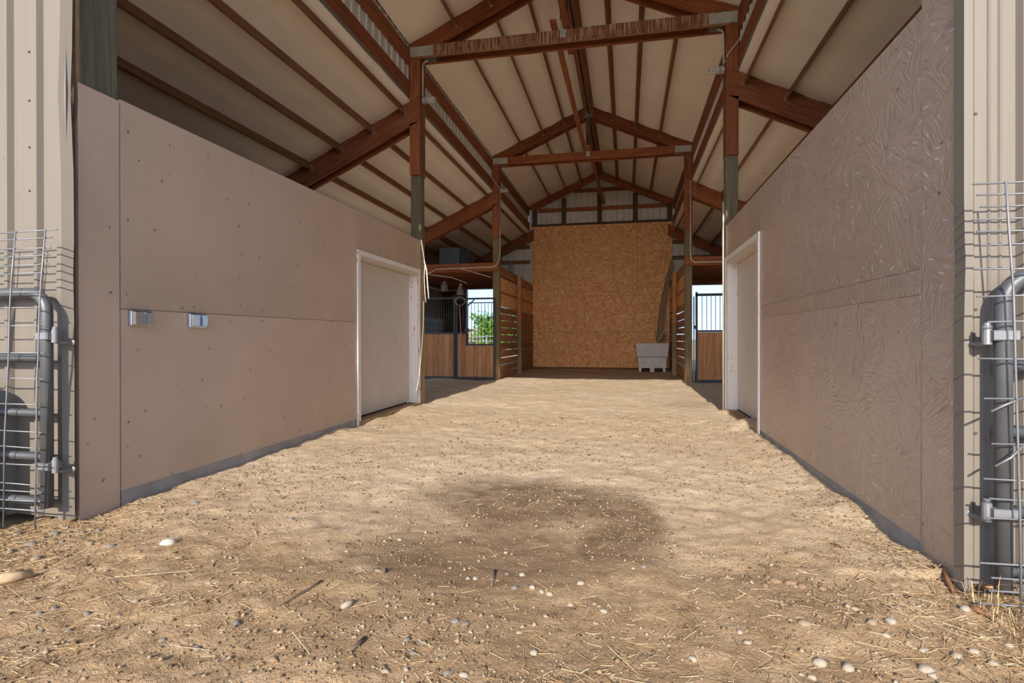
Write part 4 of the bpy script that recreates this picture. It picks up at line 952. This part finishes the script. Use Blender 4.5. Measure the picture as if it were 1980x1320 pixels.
def grains(x, y, z):
    n = len(x); s = RNG.gamma(2., .0016, n)+.0014; q = np.array([[1,0,0],[-.5,.87,0],[-.5,-.87,0],[0,0,1.],[0,0,-.6]])
    a = RNG.uniform(0, 6.28, n); ca, sa = np.cos(a), np.sin(a); v = np.empty((n, 5, 3))
    for i in range(5):
        j = RNG.uniform(.7, 1.3, n); v[:, i, 0] = x+(q[i,0]*ca-q[i,1]*sa)*s*j*1.3; v[:, i, 1] = y+(q[i,0]*sa+q[i,1]*ca)*s*j; v[:, i, 2] = z+s*.25+q[i,2]*s*.75*j
    o = (np.arange(n)*5)[:, None]; f = np.stack([o+np.array(t_) for t_ in ((0,1,3),(1,2,3),(2,0,3),(1,0,4),(2,1,4),(0,2,4))], 1).reshape(-1, 3); return v.reshape(-1, 3), f, 3
def d_straw(x, y):
    n = vnoise(x, y, .5, 21)+.6*vnoise(x, y, .17, 22); r = np.clip((y*-1+3.0)/2, 0, 1)*.35
    rt = np.exp(-((x-1.6)**2/.35+(y-2.2)**2/.5))*1.2; lf = np.exp(-((x+3.2)**2/.3+(y-2.3)**2/.3))*1.1
    edge = .35*np.exp(-np.abs(x-XR)/.25)*(y < 6)+.12*np.exp(-np.abs(x-XL)/.2)
    return np.clip(r*np.clip(.55+2.2*n, 0, 2)+rt+lf+edge, 0.015, 1)
scatter('straw', 95000, (-4.0, 2.4, .85, 6.5, 1.5), d_straw, straws, 'straw', 'loose straw scattered over the doorway dirt')
scatter('grit', 90000, (-4.0, 2.3, .85, 7.5, 1.45), lambda x, y: np.clip(.45+1.2*vnoise(x, y, .4, 31), .1, 1), grains, 'gravel', 'coarse grit and crumbs of earth on the floor')
# tufts of dry grass against the right siding and under the wire panels
def tuft(x, y, z):
    n = len(x); a = RNG.uniform(0, 6.28, n); ln = RNG.gamma(3., .022, n)+.02; b = RNG.uniform(.15, 1.1, n); wd = .0016
    d1 = np.stack([np.cos(a)*b*.4, np.sin(a)*b*.4, 1+0*a], -1)*(ln*.6)[:, None]; d2 = d1+np.stack([np.cos(a)*b, np.sin(a)*b, .45-b*.5], -1)*(ln*.6)[:, None]
    p = np.stack([-np.sin(a), np.cos(a), 0*a], -1)*wd; c = np.stack([x, y, z-.004], -1)
    v = np.stack([c-p, c+p, c+d1-p, c+d1+p, c+d2-p*.3, c+d2+p*.3], 1).reshape(-1, 3); o = (np.arange(n)*6)[:, None]
    f = np.stack([o+np.array([0,1,3,2]), o+np.array([2,3,5,4])], 1).reshape(-1, 4); return v, f, 4
scatter('dry_grass', 2600, (1.3, 2.5, 2.0, 2.56, 1), lambda x, y: np.clip(.2+.6*(y-2)+.5*vnoise(x, y, .2, 41), .02, 1), tuft, 'straw', 'tufts of dry grass under the right wire panel')
